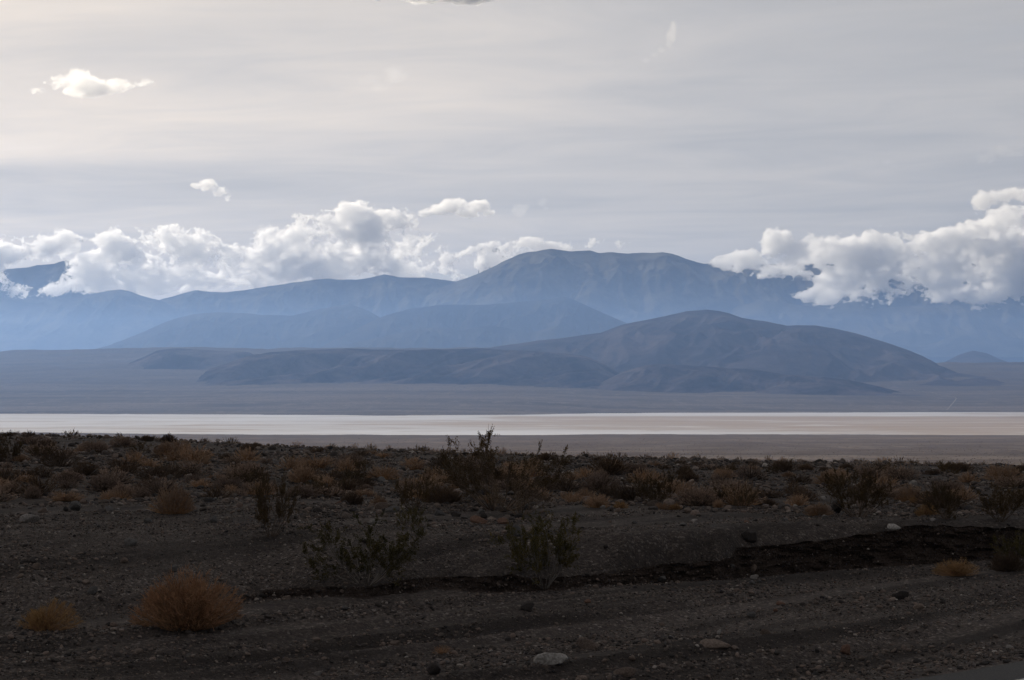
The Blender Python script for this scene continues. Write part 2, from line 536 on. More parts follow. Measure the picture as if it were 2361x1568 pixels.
def hit_fan(u, v, lo=7000):
    a, b = slope(u, v)
    D = np.arange(lo, 13500, 2.0)
    f = b * D - fan_z(a * D, D)
    i = np.argmax(f < 0) if (f < 0).any() else len(D) - 1
    return float(a * D[i]), float(D[i])


def build_track():
    pts = np.array([hit_fan(*p) for p in ((2183, 946), (2190, 938), (2198, 929), (2205, 920), (2203, 917), (2180, 911.5), (2150, 906), (2098, 898))])
    s = np.linspace(0, len(pts) - 1, 160)
    P = np.stack([np.interp(s, range(len(pts)), pts[:, k]) for k in (0, 1)], -1)
    T = np.gradient(P, axis=0)
    T /= np.linalg.norm(T, axis=1)[:, None]
    N = np.stack([T[:, 1], -T[:, 0]], -1) * (3.2 * np.where(s < 3, 1.0, 0.6))[:, None]
    V = []
    for sgn in (-1, 0, 1):
        Q = P + sgn * N
        V.append(np.stack([Q[:, 0], Q[:, 1], fan_z(Q[:, 0], Q[:, 1]) + 1.2], -1))
    m, t = material('track_dust')
    p = t.n('ShaderNodeNewGeometry').outputs['Position']
    surface(t, t.mix(t.noise(p, 0.02, 3), (0.13, 0.118, 0.107), (0.20, 0.182, 0.165)), 1.0, spec=0)
    o = obj('dirt_track', mesh_np('dirt_track', np.concatenate(V), grid_faces(3, 160)[:, ::-1], True), m)
    tag(o, 'thin pale dirt track climbing the far fan from the dry lake', 'track', kind='structure')


build_track()


# ------------------------------------------------------------------ hills and mountains
K_FAR = 1.6            # how much farther than first measured the range stands


def massif(name, label, crest, D, W, zb, mat, nx=240, ny=68, jag=3.0, spur=0.30, lam=1400.0, shear=0.0, back=0.45, seed=0, conc=1.25, cat='mountain', rug=1.0):
    """a ridge whose crest line runs at distance D; slopes and spurs fall W metres towards the valley"""
    if D > 22000:
        D, W, zb, lam = D * K_FAR, W * K_FAR, zb * K_FAR, lam * K_FAR
    c = np.array(crest, float)
    u = np.linspace(c[0, 0], c[-1, 0], nx)
    v = np.interp(u, c[:, 0], c[:, 1])
    k = np.ones(5) / 5
    v = np.convolve(np.pad(v, 2, mode='edge'), k, 'valid') if nx / (u[-1] - u[0]) > 0.3 else v
    v = v + jag * fbm(u / 26.0, u * 0 + seed, seed + 100, 5, 0.62) * sstep(u, c[0, 0], c[0, 0] + 30) * sstep(u, c[-1, 0], c[-1, 0] - 30)
    a, b = slope(u, v)
    yc = D + 0.10 * W * fbm(u / 160.0, u * 0 + 3.1, seed + 120, 3)
    zc = b * yc
    s = np.concatenate([np.linspace(-back, 0, ny // 5, endpoint=False), np.linspace(0, 1, ny) ** 1.15])[:, None]
    y = yc[None] - W * s
    x = (a * D)[None] + 0 * s
    front = np.clip(s, 0, 1)
    rear = np.clip(-s / back, 0, 1)
    hgt = (zc - zb)[None]
    prof = np.where(s >= 0, (1 - front) ** conc, (1 - rear ** 1.4))
    wx = x + 0.45 * lam * fbm(x / lam * 0.7, y / lam * 0.7, seed + 130, 3) + 0.12 * lam * fbm(x / lam * 3, y / lam * 3, seed + 135, 3)
    run = s * W / lam                                             # way down the slope
    n1 = fbm(wx / lam + shear * s, run * 0.35, seed + 140, 2, 0.45, True)
    n2 = fbm(wx / lam * 2.7 + shear * 2 * s, run * 0.75, seed + 150, 3, 0.5, True)
    n3 = fbm(wx / lam * 8 + shear * 4 * s, run * 2.6, seed + 160, 4, 0.55, True)
    env = np.sin(np.clip(front, 0, 1) ** 0.9 * math.pi) + 0.25 * np.sin(rear * math.pi)
    e2 = sstep(front, 0.0, 0.25) * (1 - front) ** 0.7 + 0.4 * sstep(rear, 0, 0.3) * (1 - rear)
    z = zb + hgt * prof + hgt * spur * (0.85 * np.minimum(n1 - 0.1, 0.12) * env + 0.55 * np.minimum(n2, 0.2) * np.minimum(env * 1.2, e2 * 1.4) + rug * 0.22 * n3 * e2)
    V = np.stack([x, y, z], -1)
    o = obj(name, mesh_np(name, V.reshape(-1, 3), grid_faces(*z.shape)[:, ::-1], True), mat)
    return tag(o, label, cat, kind='structure')


massif('hill', 'low dark hill at the left end of the foothill row', [(300, 836), (337, 820), (360, 808.5), (405, 802.5), (450, 805), (487, 808), (544, 810), (574, 812), (589, 819), (640, 836)],
       11300, 700, 0, M_HILL_DARK, nx=120, ny=31, jag=1.4, spur=0.3, lam=420, seed=1, rug=0.5, cat='hill', conc=1.2)
massif('hill', 'long low dark ridge with slanting gullies above the dry lake', [(500, 850), (560, 828), (589, 819), (630, 812), (694, 807), (750, 806), (799, 803), (853, 805.5), (958, 806.6), (1003, 805), (1055, 805.5), (1100, 802.5),
        (1145, 805), (1209, 808.5), (1265, 812), (1333, 818), (1359, 823.5), (1393, 840), (1430, 861), (1470, 890)],
       10300, 1050, -62, M_HILL_DARK, nx=336, ny=80, jag=1.4, spur=0.95, lam=620, shear=1.6, seed=2, rug=0.5, cat='hill', conc=1.0)
massif('hill', 'broad domed dark hill below the right flank of the mountain', [(1080, 815), (1138, 800), (1183, 793.5), (1247, 784), (1295, 780), (1340, 773), (1385, 767), (1434, 748.5), (1490, 738), (1547, 726), (1585, 718), (1629, 714),
        (1655, 716.6), (1681, 722), (1711, 733), (1764, 741), (1816, 751), (1839, 750), (1884, 750.5), (1929, 758), (1974, 769), (2041, 790), (2094, 808), (2128, 822), (2175, 850), (2230, 880)],
       12300, 2100, -40, M_HILL, nx=336, ny=93, jag=1.6, spur=0.75, lam=900, shear=0.6, seed=3, rug=0.5, cat='hill', conc=1.15)
massif('hill', 'small dark rounded hill in front of the broad domed hill', [(1350, 900), (1386, 882), (1434, 859), (1472, 846), (1509, 839), (1566, 841), (1610, 844), (1666, 848), (1741, 851.6), (1816, 865), (1891, 868.5), (1966, 878), (2027, 891), (2080, 905)],
       9650, 480, -66, M_HILL_DARK, nx=240, ny=55, jag=1.2, spur=0.9, lam=420, shear=0.6, seed=4, rug=0.5, cat='hill', conc=1.0)
massif('hill', 'smallest dark cone hill standing alone on the right fan', [(2160, 845), (2184, 832), (2214, 816.5), (2244, 808.5), (2274, 814), (2304, 827), (2335, 842)],
       18600, 900, 120, M_HILL, nx=72, ny=31, jag=0.8, spur=0.2, lam=350, seed=5, rug=0.5, cat='hill', conc=1.1)

massif('mountain', 'large flat topped mountain rising out of the clouds', [(900, 760), (960, 700), (1000, 672), (1040, 653), (1085, 639), (1115, 625), (1142, 613.5), (1157, 604), (1179, 595), (1194, 587), (1217, 580.5), (1239, 580), (1270, 573), (1292, 577),
        (1318, 580), (1340, 578), (1361, 577), (1382, 583), (1415, 581.6), (1449, 585), (1475, 583), (1505, 583), (1528, 581), (1550, 585), (1585, 598), (1610, 606), (1625, 609), (1644, 608), (1700, 612), (1850, 606), (2000, 612), (2200, 604), (2500, 600), (2800, 640)],
       26600, 3300, 330, M_MOUNT, nx=448, ny=105, jag=3.0, spur=0.55, lam=1300, seed=10, conc=1.05)
massif('mountain', 'hazy ridge at the far left below the clouds', [(-300, 800), (-150, 770), (0, 728), (49, 712), (101, 696), (146, 689), (187, 683), (217, 677), (244, 671), (276, 667.5), (296, 670.5), (319, 680), (341, 687), (369, 692), (420, 715), (520, 760), (620, 800)],
       26300, 2400, 300, M_MOUNT, nx=264, ny=74, jag=2.4, spur=0.55, lam=1100, seed=11, conc=1.05)
massif('mountain', 'long hazy ridge under the cloud bank with a small pointed summit', [(300, 735), (369, 690), (397, 684), (427, 675), (452, 668), (472, 671.6), (514, 674), (562, 669), (615, 661.5), (667, 653), (712, 647), (754, 642), (784, 645), (820, 645), (853, 640), (887, 632), (925, 640), (980, 640), (1060, 650), (1150, 700)],
       27300, 2900, 300, M_MOUNT, nx=304, ny=68, jag=2.4, spur=0.55, lam=1100, seed=12, conc=1.05)
massif('mountain', 'faint distant ridge at the left edge, lowest under the clouds', [(-400, 690), (-100, 700), (0, 688), (45, 685), (75, 688), (130, 700), (260, 740)], 29500, 2500, 300, M_MOUNT, nx=112, ny=37, jag=2.0, spur=0.2, lam=1300, seed=13)
massif('mountain', 'rounded hazy spur ridge in front of the left ridges', [(160, 826), (200, 812), (262, 793), (319, 771), (375, 745), (412, 733), (450, 724), (499, 720), (562, 722), (615, 727), (675, 728), (740, 712), (805, 701), (850, 717), (900, 745), (960, 790), (1000, 815)],
       21000, 1500, 190, M_SPUR, nx=264, ny=74, jag=2.6, spur=0.55, lam=800, seed=14, conc=1.0)
massif('mountain', 'blue spur ridge descending in front of the large mountain', [(700, 822), (740, 800), (834, 752), (879, 730), (943, 713), (999, 705), (1040, 702), (1115, 703), (1175, 697), (1262, 692), (1303, 683), (1340, 700), (1420, 735), (1500, 770), (1580, 810)],
       19700, 1150, 190, M_SPUR, nx=288, ny=74, jag=4.0, spur=0.55, lam=700, seed=15, conc=1.0)
massif('mountain', 'lowest blue spur nearest the foothills', [(730, 822), (778, 800), (872, 778), (965, 758), (1018, 754), (1063, 763), (1115, 750), (1153, 753), (1220, 768), (1284, 750), (1322, 760), (1345, 772), (1420, 800), (1460, 818)],
       18500, 700, 190, M_SPUR, nx=240, ny=55, jag=3.0, spur=0.55, lam=500, seed=16, conc=1.0)
massif('mountain', 'hazy slope under the right cloud bank', [(1560, 815), (1620, 760), (1704, 704), (1764, 692), (1816, 699), (1873, 708), (1960, 716), (2060, 708), (2200, 702), (2361, 704), (2600, 700), (2800, 760)],
       24600, 1700, 290, M_MOUNT, nx=264, ny=74, jag=3.0, spur=0.5, lam=800, seed=17, conc=1.0)
massif('mountain', 'low hazy foothill below the right cloud bank', [(1850, 825), (1900, 803), (1966, 772), (2010, 785), (2060, 793), (2110, 800), (2160, 790), (2200, 770), (2244, 763), (2300, 772), (2361, 784), (2500, 776), (2650, 820)],
       23100, 900, 290, M_MOUNT, nx=208, ny=55, jag=2.6, spur=0.5, lam=500, seed=18, conc=1.0)
massif('mountain', 'dark summit poking through the clouds at the left edge', [(-300, 600), (-100, 612), (0, 621), (71, 616), (86, 611.6), (124, 608), (146, 601), (184, 596), (196, 606), (215, 630), (240, 690)],
       33000, 2500, 600, M_MOUNT, nx=160, ny=49, jag=3.0, spur=0.3, lam=900, seed=19)
massif('mountain', 'tiny distant summit showing above the middle of the clouds', [(1103, 600), (1105, 586), (1108, 574), (1113, 568), (1120, 568), (1149, 572), (1162, 588), (1190, 620), (1230, 650)],
       33000, 1500, 600, M_MOUNT, nx=128, ny=37, jag=3.0, spur=0.3, lam=600, seed=20)


def build_back_valley():
    x = np.linspace(-11200, 11200, 70)
    y = np.linspace(13640, 26700, 60)
    X, Y = np.meshgrid(x, y)
    Z = np.interp(Y, [13640, 18000, 26700], [30, 110, 190]) + 14 * fbm(X / 1500, Y / 1500, 82, 4)
    o = obj('back_valley', mesh_np('back_valley', np.stack([X, Y, Z], -1).reshape(-1, 3), grid_faces(60, 70), True), M_FAN)
    tag(o, 'low ground between the foothills and the blue spurs', 'plain', kind='structure')


build_back_valley()


def build_far_base():
    x = np.linspace(-26000, 26000, 120)
    y = np.linspace(34600, 58000, 80)
    X, Y = np.meshgrid(x, y)
    Z = 250 + (Y - 34600) * 0.075 - np.maximum(Y - 39000, 0) * 0.04 + 40 * fbm(X / 2800, Y / 2800, 81, 4)
    o = obj('far_plain', mesh_np('far_plain', np.stack([X, Y, Z], -1).reshape(-1, 3), grid_faces(80, 120), True), M_FAN)
    tag(o, 'pale sloping ground at the foot of the mountains', 'plain', kind='structure')


build_far_base()


def build_haze():
    x, y0, y1, z0, z1 = 11500.0, -600.0, 27000.0, -128.0, 890.0
    V = np.array([(-x, y0, z0), (x, y0, z0), (x, y1, z0), (-x, y1, z0), (-x, y0, z1), (x, y0, z1), (x, y1, z1), (-x, y1, z1)])
    F = np.array([(3, 2, 1, 0), (4, 5, 6, 7), (0, 1, 5, 4), (1, 2, 6, 5), (2, 3, 7, 6), (3, 0, 4, 7)])
    m, t = material('valley_haze')
    vol = t.n('ShaderNodeVolumePrincipled', {'Color': (0.295, 0.48, 0.88), 'Density': 4.2e-5, 'Anisotropy': 0.5})
    t.n('ShaderNodeOutputMaterial', {'Volume': vol.outputs[0]})
    o = obj('haze', mesh_np('haze', V, F), m)
    tag(o, 'pale blue haze filling the valley air', 'haze', kind='stuff')


build_haze()

# ------------------------------------------------------------------ clouds: closed billowing bodies of fine droplets
def _bspline(n, cell, off):
    """matrix that spreads lattice values every `cell` voxels smoothly over n voxels"""
    t = np.arange(n) / cell + off
    i = np.floor(t).astype(int)
    f = t - i
    M = np.zeros((n, i.max() + 4))
    w = [(1 - f) ** 3 / 6, (3 * f ** 3 - 6 * f ** 2 + 4) / 6, (-3 * f ** 3 + 3 * f ** 2 + 3 * f + 1) / 6, f ** 3 / 6]
    for k in range(4):
        M[np.arange(n), i + k] += w[k]
    return M.astype(np.float32)


def noise3(shape, cells, rng):
    if max(cells) < 1.9:
        return rng.standard_normal(shape, dtype=np.float32)
    Ms = [_bspline(n, max(c, 1.0), rng.random()) for n, c in zip(shape, cells)]
    L = rng.standard_normal([M.shape[1] for M in Ms]).astype(np.float32)
    L = np.tensordot(Ms[0], L, (1, 0))
    L = np.tensordot(L, Ms[1], (1, 1)).transpose(0, 2, 1)
    L = np.tensordot(L, Ms[2], (2, 1))
    return L / L.std()


def surface_net(f, org, hv):
    """closed surface where the field f crosses zero (solid where f > 0)"""
    f = np.pad(f, 1, constant_values=-1.0)
    s = f > 0
    nx, ny, nz = f.shape
    corners = [(i, j, k) for i in (0, 1) for j in (0, 1) for k in (0, 1)]
    sub = lambda A, c: A[c[0]:nx - 1 + c[0], c[1]:ny - 1 + c[1], c[2]:nz - 1 + c[2]]
    cnt = sum(sub(s, c).astype(np.int8) for c in corners)
    cell = (cnt > 0) & (cnt < 8)
    idx = -np.ones(cell.shape, np.int64)
    idx[cell] = np.arange(cell.sum())
    ci = np.argwhere(cell)
    vals = np.stack([sub(f, c)[cell] for c in corners], -1)
    acc = np.zeros((len(ci), 3))
    num = np.zeros(len(ci))
    for a in range(8):
        for b in range(a + 1, 8):
            ca, cb = np.array(corners[a]), np.array(corners[b])
            if np.abs(ca - cb).sum() != 1:
                continue
            va, vb = vals[:, a], vals[:, b]
            m = (va > 0) != (vb > 0)
            t = va[m] / (va[m] - vb[m])
            acc[m] += ca + (cb - ca) * t[:, None]
            num[m] += 1
    V = (ci - 1 + acc / num[:, None]) * hv + org
    F = []
    for ax in range(3):
        e = [0, 0, 0]
        e[ax] = 1
        A = s[:nx - e[0], :ny - e[1], :nz - e[2]]
        B = s[e[0]:, e[1]:, e[2]:]
        p = np.argwhere(A != B)
        o1, o2 = (ax + 1) % 3, (ax + 2) % 3
        ok = (p[:, o1] > 0) & (p[:, o2] > 0)
        p = p[ok]
        q = []
        for d1, d2 in ((1, 1), (0, 1), (0, 0), (1, 0)):
            c = p.copy()
            c[:, o1] -= d1
            c[:, o2] -= d2
            q.append(idx[c[:, 0], c[:, 1], c[:, 2]])
        q = np.stack(q, -1)
        flip = ~A[p[:, 0], p[:, 1], p[:, 2]]
        q[flip] = q[flip][:, ::-1]
        F.append(q)
    return V, np.concatenate(F)


def cloud_material(density, aniso):
    m, t = material('cloud_droplets')
    v = t.n('ShaderNodeVolumePrincipled', {'Color': (1.0, 1.0, 1.0), 'Density': density, 'Anisotropy': aniso})
    t.n('ShaderNodeOutputMaterial', {'Volume': v.outputs[0]})
    return m


def make_cloud(name, label, blobs, D, seed, mfp=18.0, depth=1.2, amp=0.55, big=60.0, thr=0.0, vox=2.8, aniso=0.6, stretch=1.5, octs=5, gain=0.92, wdepth=None, drift=0.0, soft=4.5, core=0.16):
    """blobs: (u, v, half width, half height) on the measuring grid, all standing at distance D"""
    px = D / FPX
    h = vox * px
    hv = np.array([h, h * 1.6, h])
    c, r = [], []
    rng = np.random.default_rng(seed)
    for (u, v, ru, rv) in blobs:
        x, y, z = at(u, v, D)
        ry = depth * min(max(rv * 1.3, 0.5 * ru), 1.6 * rv) * px
        if wdepth:
            ry = wdepth
        c.append((x, y + rng.uniform(-0.5, 0.5) * ry * 0.8 + drift, z))
        r.append((ru * px, ry, rv * px))
    c, r = np.array(c), np.array(r)
    lo, hi = (c - r * 1.7).min(0), (c + r * 1.7).max(0)
    shape = tuple(np.ceil((hi - lo) / hv).astype(int) + 1)
    g = [(lo[k] + np.arange(shape[k]) * hv[k]).astype(np.float32) for k in range(3)]
    f = np.full(shape, -1.2, np.float32)
    for cc, rr in zip(c, r):
        sl = []
        for k in range(3):
            i0 = max(int((cc[k] - rr[k] * 2.2 - lo[k]) / hv[k]), 0)
            i1 = min(int((cc[k] + rr[k] * 2.2 - lo[k]) / hv[k]) + 2, shape[k])
            sl.append(slice(i0, i1))
        dx = ((g[0][sl[0]] - cc[0]) / rr[0])[:, None, None]
        dy = ((g[1][sl[1]] - cc[1]) / rr[1])[None, :, None]
        dz = ((g[2][sl[2]] - cc[2]) / rr[2])[None, None, :]
        val = 1 - np.sqrt(dx * dx + dy * dy + dz * dz)
        f[tuple(sl)] = np.maximum(f[tuple(sl)], val)
    f = f - 1.4 * np.maximum(-f - 0.25, 0)
    n, a, cs = 0.0, 1.0, big / vox
    tot = 0.0
    for k in range(octs):
        nn = noise3(shape, (cs * stretch, cs / 1.6, cs), rng)
        if k in (1, 2):
            nn = 1.0 - 1.4 * np.abs(nn)            # cauliflower billows
        n = n + a * nn
        if k == 2:
            n_low = n
        tot += a * a
        a *= gain
        cs /= 2.1
    n = n / math.sqrt(tot)
    f1 = f + amp * (n if core is None else n_low / math.sqrt(tot)) - thr
    if core is not None:                       # the thin outer veil is smooth: half the resolution will do
        shell = surface_net(np.ascontiguousarray(f1[::2, ::2, ::2]), lo, hv * 2)
    else:
        shell = surface_net(f1, lo, hv)
    o = obj(name, mesh_np(name, *shell, False), cloud_material(1.0 / (mfp * soft * px), aniso))
    tag(o, label, 'cloud', 'clouds along the mountains')
    if core is not None:
        f2 = f + amp * n - thr - core
        obj('core', mesh_np('core', *surface_net(np.ascontiguousarray(f2[:, ::2]), lo, hv * np.array([1, 2, 1])), False), cloud_material(1.0 / (mfp * px), aniso), o)
    return o


left_bank = [(-120, 600, 90, 60), (-40, 570, 70, 45), (20, 572, 60, 34), (95, 572, 60, 24), (150, 560, 40, 22), (-60, 665, 80, 24), (30, 668, 60, 16), (110, 664, 60, 16), (165, 652, 50, 18), (215, 615, 45, 30),
             (230, 660, 50, 16), (280, 570, 55, 34), (330, 555, 55, 24), (300, 640, 60, 26), (345, 600, 60, 34), (400, 560, 60, 28), (410, 630, 80, 28), (350, 664, 60, 14), (440, 660, 60, 14), (540, 655, 70, 14), (465, 570, 55, 28), (500, 635, 80, 24), (480, 605, 60, 24), (540, 590, 45, 30),
             (605, 565, 45, 34), (610, 620, 80, 32), (690, 605, 60, 36), (705, 545, 40, 26), (725, 508, 36, 20), (765, 565, 55, 40), (780, 615, 80, 26), (825, 500, 42, 24), (850, 535, 50, 38), (905, 520, 45, 30), (870, 600, 80, 32),
             (930, 565, 50, 34), (955, 620, 70, 22), (1030, 605, 60, 28), (1095, 602, 55, 24), (1060, 630, 60, 14), (1105, 590, 60, 12), (1085, 614, 60, 20), (1010, 628, 50, 16), (1140, 600, 40, 14), (1160, 570, 45, 15), (1220, 566, 50, 14), (1290, 564, 60, 11), (1370, 560, 55, 12), (1430, 566, 36, 8)]
right_bank = [(1672, 606, 28, 14), (1730, 606, 45, 22), (1792, 566, 30, 30), (1765, 622, 50, 16), (1825, 612, 50, 24), (1850, 585, 36, 24), (1900, 556, 34, 18), (1890, 595, 45, 26), (1868, 684, 36, 10), (1930, 676, 55, 18),
              (1960, 640, 60, 34), (1965, 592, 45, 36), (2020, 578, 45, 30), (2050, 640, 90, 44), (2100, 572, 50, 30), (2170, 566, 50, 30), (2180, 640, 100, 44), (2235, 562, 45, 28), (2295, 535, 45, 38), (2345, 515, 45, 34),
              (2330, 600, 90, 60), (2290, 662, 90, 26), (2440, 580, 100, 90), (2560, 610, 100, 80)]
make_cloud('cloud_bank', 'long bright cloud bank lying over the left ridges', left_bank, 45500, 201, mfp=11, amp=0.88, thr=-0.34, depth=0.55, big=32, vox=3.0, octs=4)
make_cloud('cloud_bank', 'white cloud bank hanging before the right flank of the mountain', right_bank, 38000, 202, mfp=12, amp=0.79, thr=-0.36, depth=0.65, big=36, vox=3.0, octs=4)
make_cloud('cloud', 'small grey humped cloud just above the bright bank', [(985, 490, 22, 9), (1015, 486, 26, 13), (1045, 478, 28, 15), (1080, 490, 32, 12), (1105, 476, 20, 12), (1122, 490, 18, 9)], 40000, 203, mfp=11, amp=0.5, big=26, vox=2.2, thr=-0.02)
make_cloud('cloud', 'small white puff alone over the left part of the bank', [(455, 428, 12, 6), (482, 428, 18, 12), (508, 442, 20, 10), (528, 456, 10, 9)], 32000, 204, mfp=16, amp=0.6, big=24, vox=1.9)
make_cloud('cloud', 'ragged cloud with a grey core high at the left', [(100, 210, 24, 8), (140, 194, 30, 18), (178, 190, 40, 22), (225, 204, 34, 15), (278, 200, 36, 14), (330, 194, 22, 12), (415, 186, 20, 9)], 19000, 205, mfp=32, amp=0.95, big=34, vox=2.4)
make_cloud('cloud', 'faint puff high in the middle of the sky', [(860, 182, 26, 13), (905, 172, 24, 15), (880, 200, 20, 10)], 19000, 206, mfp=55, amp=1.0, thr=0.05, core=None, big=24, vox=2.2)
make_cloud('cloud', 'thin hooked wisp high at the right', [(1551, 62, 8, 16), (1547, 84, 9, 14), (1542, 102, 10, 11), (1526, 114, 13, 9), (1508, 126, 13, 8), (1488, 139, 14, 6)], 16000, 207, mfp=34, amp=0.5, thr=-0.05, core=None, big=20, vox=1.8)
make_cloud('cloud', 'round topped cloud at the right edge above the bank', [(2262, 462, 20, 18), (2300, 455, 30, 15), (2345, 446, 40, 14), (2420, 450, 60, 18)], 36000, 208, mfp=22, amp=0.55, big=30, vox=2.4)
make_cloud('cloud', 'thin wisp nearer the grey humped cloud, over the tiny summit', [(1197, 486, 13, 12), (1212, 478, 8, 6)], 40000, 209, mfp=30, amp=0.7, core=None, big=18, vox=1.9)
make_cloud('cloud', 'thin curled wisp farther from the grey humped cloud', [(1248, 470, 14, 11), (1258, 480, 8, 7)], 40000, 212, mfp=30, amp=0.7, core=None, big=18, vox=1.9)
make_cloud('cloud', 'faint small smudge of cloud left of the grey veil', [(2050, 376, 14, 7), (2066, 382, 12, 6)], 26000, 213, mfp=60, amp=0.45, core=None, big=20, vox=2.2)
make_cloud('cloud', 'faint grey veil of cloud near the right edge of the sky', [(2275, 365, 30, 14), (2320, 352, 40, 14)], 26000, 210, mfp=60, amp=0.45, core=None, big=30, vox=2.6)
make_cloud('cloud', 'dark cloud edge at the top middle of the sky', [(860, -20, 70, 24), (960, -16, 90, 27), (1080, -17, 90, 27), (1190, -24, 70, 24)], 9000, 211, mfp=9, amp=0.26, big=50, vox=3.0)


def added_shade_cloud():
    """unseen cloud added to keep the sun off the wash and the scrub"""
    px = 1.0
    rng = np.random.default_rng(220)
    hv = np.array([45.0, 45.0, 28.0])
    c = SUN_DIR * (1500.0 / SUN_DIR.z)
    lo = np.array([c.x - 2300, c.y - 2300, 1150.0])
    hi = np.array([c.x + 2300, c.y + 1900, 2050.0])
    shape = tuple(np.ceil((hi - lo) / hv).astype(int))
    X, Y, Z = np.meshgrid(*[lo[k] + np.arange(shape[k]) * hv[k] for k in range(3)], indexing='ij')
    f = 1 - np.sqrt(((X - c.x) / 1800) ** 2 + ((Y - c.y + 150) / 1500) ** 2 + ((Z - 1600) / 300) ** 2)
    n = noise3(shape, (16, 16, 12), rng) + 0.6 * noise3(shape, (7, 7, 6), rng) + 0.35 * noise3(shape, (3, 3, 3), rng)
    f = (f + 0.16 * n).astype(np.float32)
    f[0], f[-1], f[:, 0], f[:, -1], f[:, :, 0], f[:, :, -1] = -1, -1, -1, -1, -1, -1
    V, F = surface_net(f, lo, hv)
    o = obj('cloud', mesh_np('cloud', V, F, False), cloud_material(0.012, 0.45))
    tag(o, 'broad grey cloud added overhead, out of view, to shade the gravel wash', 'cloud')


added_shade_cloud()

# ------------------------------------------------------------------ road
def build_road():
    n = 160
    s = np.linspace(-150, 150, n)
    bend = 0.0016 * np.maximum(s - 6, 0) ** 2 * 0.5
    def strip(q0, q1, z, name, mat, wob=0.0):
        V = []
        for q in np.linspace(q0, q1, 5):
            qq = q + (wob * (noise2(s * 2.2, s * 0 + 9, 91) - 0.5) if q == q0 else 0)
            V.append(np.stack([ROAD_P[0] + ROAD_T[0] * s + ROAD_N[0] * qq, ROAD_P[1] + ROAD_T[1] * s + ROAD_N[1] * qq, np.full(n, z)], -1))
        return mesh_np(name, np.concatenate(V), grid_faces(5, n)[:, ::-1], True)
    m, t = material('asphalt')
    p = t.n('ShaderNodeNewGeometry').outputs['Position']
    g = t.n('ShaderNodeTexVoronoi', {'Vector': p, 'Scale': 110.0})
    c = t.mix(t.noise(p, 1.3, 5, 0.6), (0.018, 0.018, 0.018), (0.032, 0.031, 0.030))
    c = t.mix(t.rng(t.n('ShaderNodeSeparateColor', {0: g.outputs['Color']}).outputs[0], 0.8, 1.0, 0, 0.5), c, (0.075, 0.07, 0.068))
    surface(t, c, 0.85, g.outputs['Distance'], 0.006, 0.6)
    road = obj('road', strip(0.0, 7.4, Z_ROAD, 'road', m, 0.10), m)
    tag(road, 'dark asphalt road edge at the bottom right corner', 'road', kind='structure')
    for q0, q1, col, nm in ((0.55, 0.67, (0.55, 0.54, 0.52), 'edge_line'), (3.62, 3.73, (0.5, 0.33, 0.05), 'centre_line')):
        ml, t = material(nm + '_paint')
        p = t.n('ShaderNodeNewGeometry').outputs['Position']
        surface(t, t.mix(t.rng(t.noise(p, 14, 4, 0.7), 0.5, 0.7), col, (0.06, 0.058, 0.056)), 0.8)
        obj(nm, strip(q0, q1, Z_ROAD + 0.005, nm, ml), ml, road)


build_road()


# ------------------------------------------------------------------ stones
def mat_stone(name, stops, scale=9.0):
    m, t = material(name)
    p = t.n('ShaderNodeTexCoord').outputs['Object']
    rnd = t.n('ShaderNodeObjectInfo').outputs['Random']
    a = t.noise(p, scale, 5, 0.65)
    c = t.ramp(rnd, stops)
    c = t.mix(t.rng(a, 0.38, 0.62, 0.0, 0.8), c, t.mix(1.0, c, (0.40, 0.37, 0.35), 'MULTIPLY'))
    surface(t, c, 0.9, a, 0.02, 0.4, 0.15)
    return m


M_PEBBLE = mat_stone('pebble_stone', [(0.0, (0.022, 0.020, 0.020)), (0.3, (0.052, 0.044, 0.040)), (0.55, (0.09, 0.073, 0.064)), (0.75, (0.12, 0.092, 0.078)),
                                      (0.9, (0.15, 0.112, 0.094)), (0.97, (0.20, 0.17, 0.15)), (1.0, (0.30, 0.275, 0.25))], 14.0)
M_STONE_GREY = mat_stone('grey_stone', [(0.0, (0.055, 0.052, 0.052)), (1.0, (0.10, 0.094, 0.09))])
M_STONE_DARK = mat_stone('dark_stone', [(0.0, (0.020, 0.017, 0.016)), (1.0, (0.036, 0.030, 0.028))])
M_STONE_TAN = mat_stone('tan_stone', [(0.0, (0.085, 0.064, 0.053)), (1.0, (0.13, 0.10, 0.083))])
M_STONE_RED = mat_stone('red_stone', [(0.0, (0.085, 0.05, 0.038)), (1.0, (0.12, 0.07, 0.05))])
M_STONE_PALE = mat_stone('pale_stone', [(0.0, (0.14, 0.128, 0.12)), (1.0, (0.22, 0.20, 0.188))])
M_STONE_WHITE = mat_stone('white_stone', [(0.0, (0.20, 0.188, 0.176)), (1.0, (0.25, 0.235, 0.22))], 7.0)


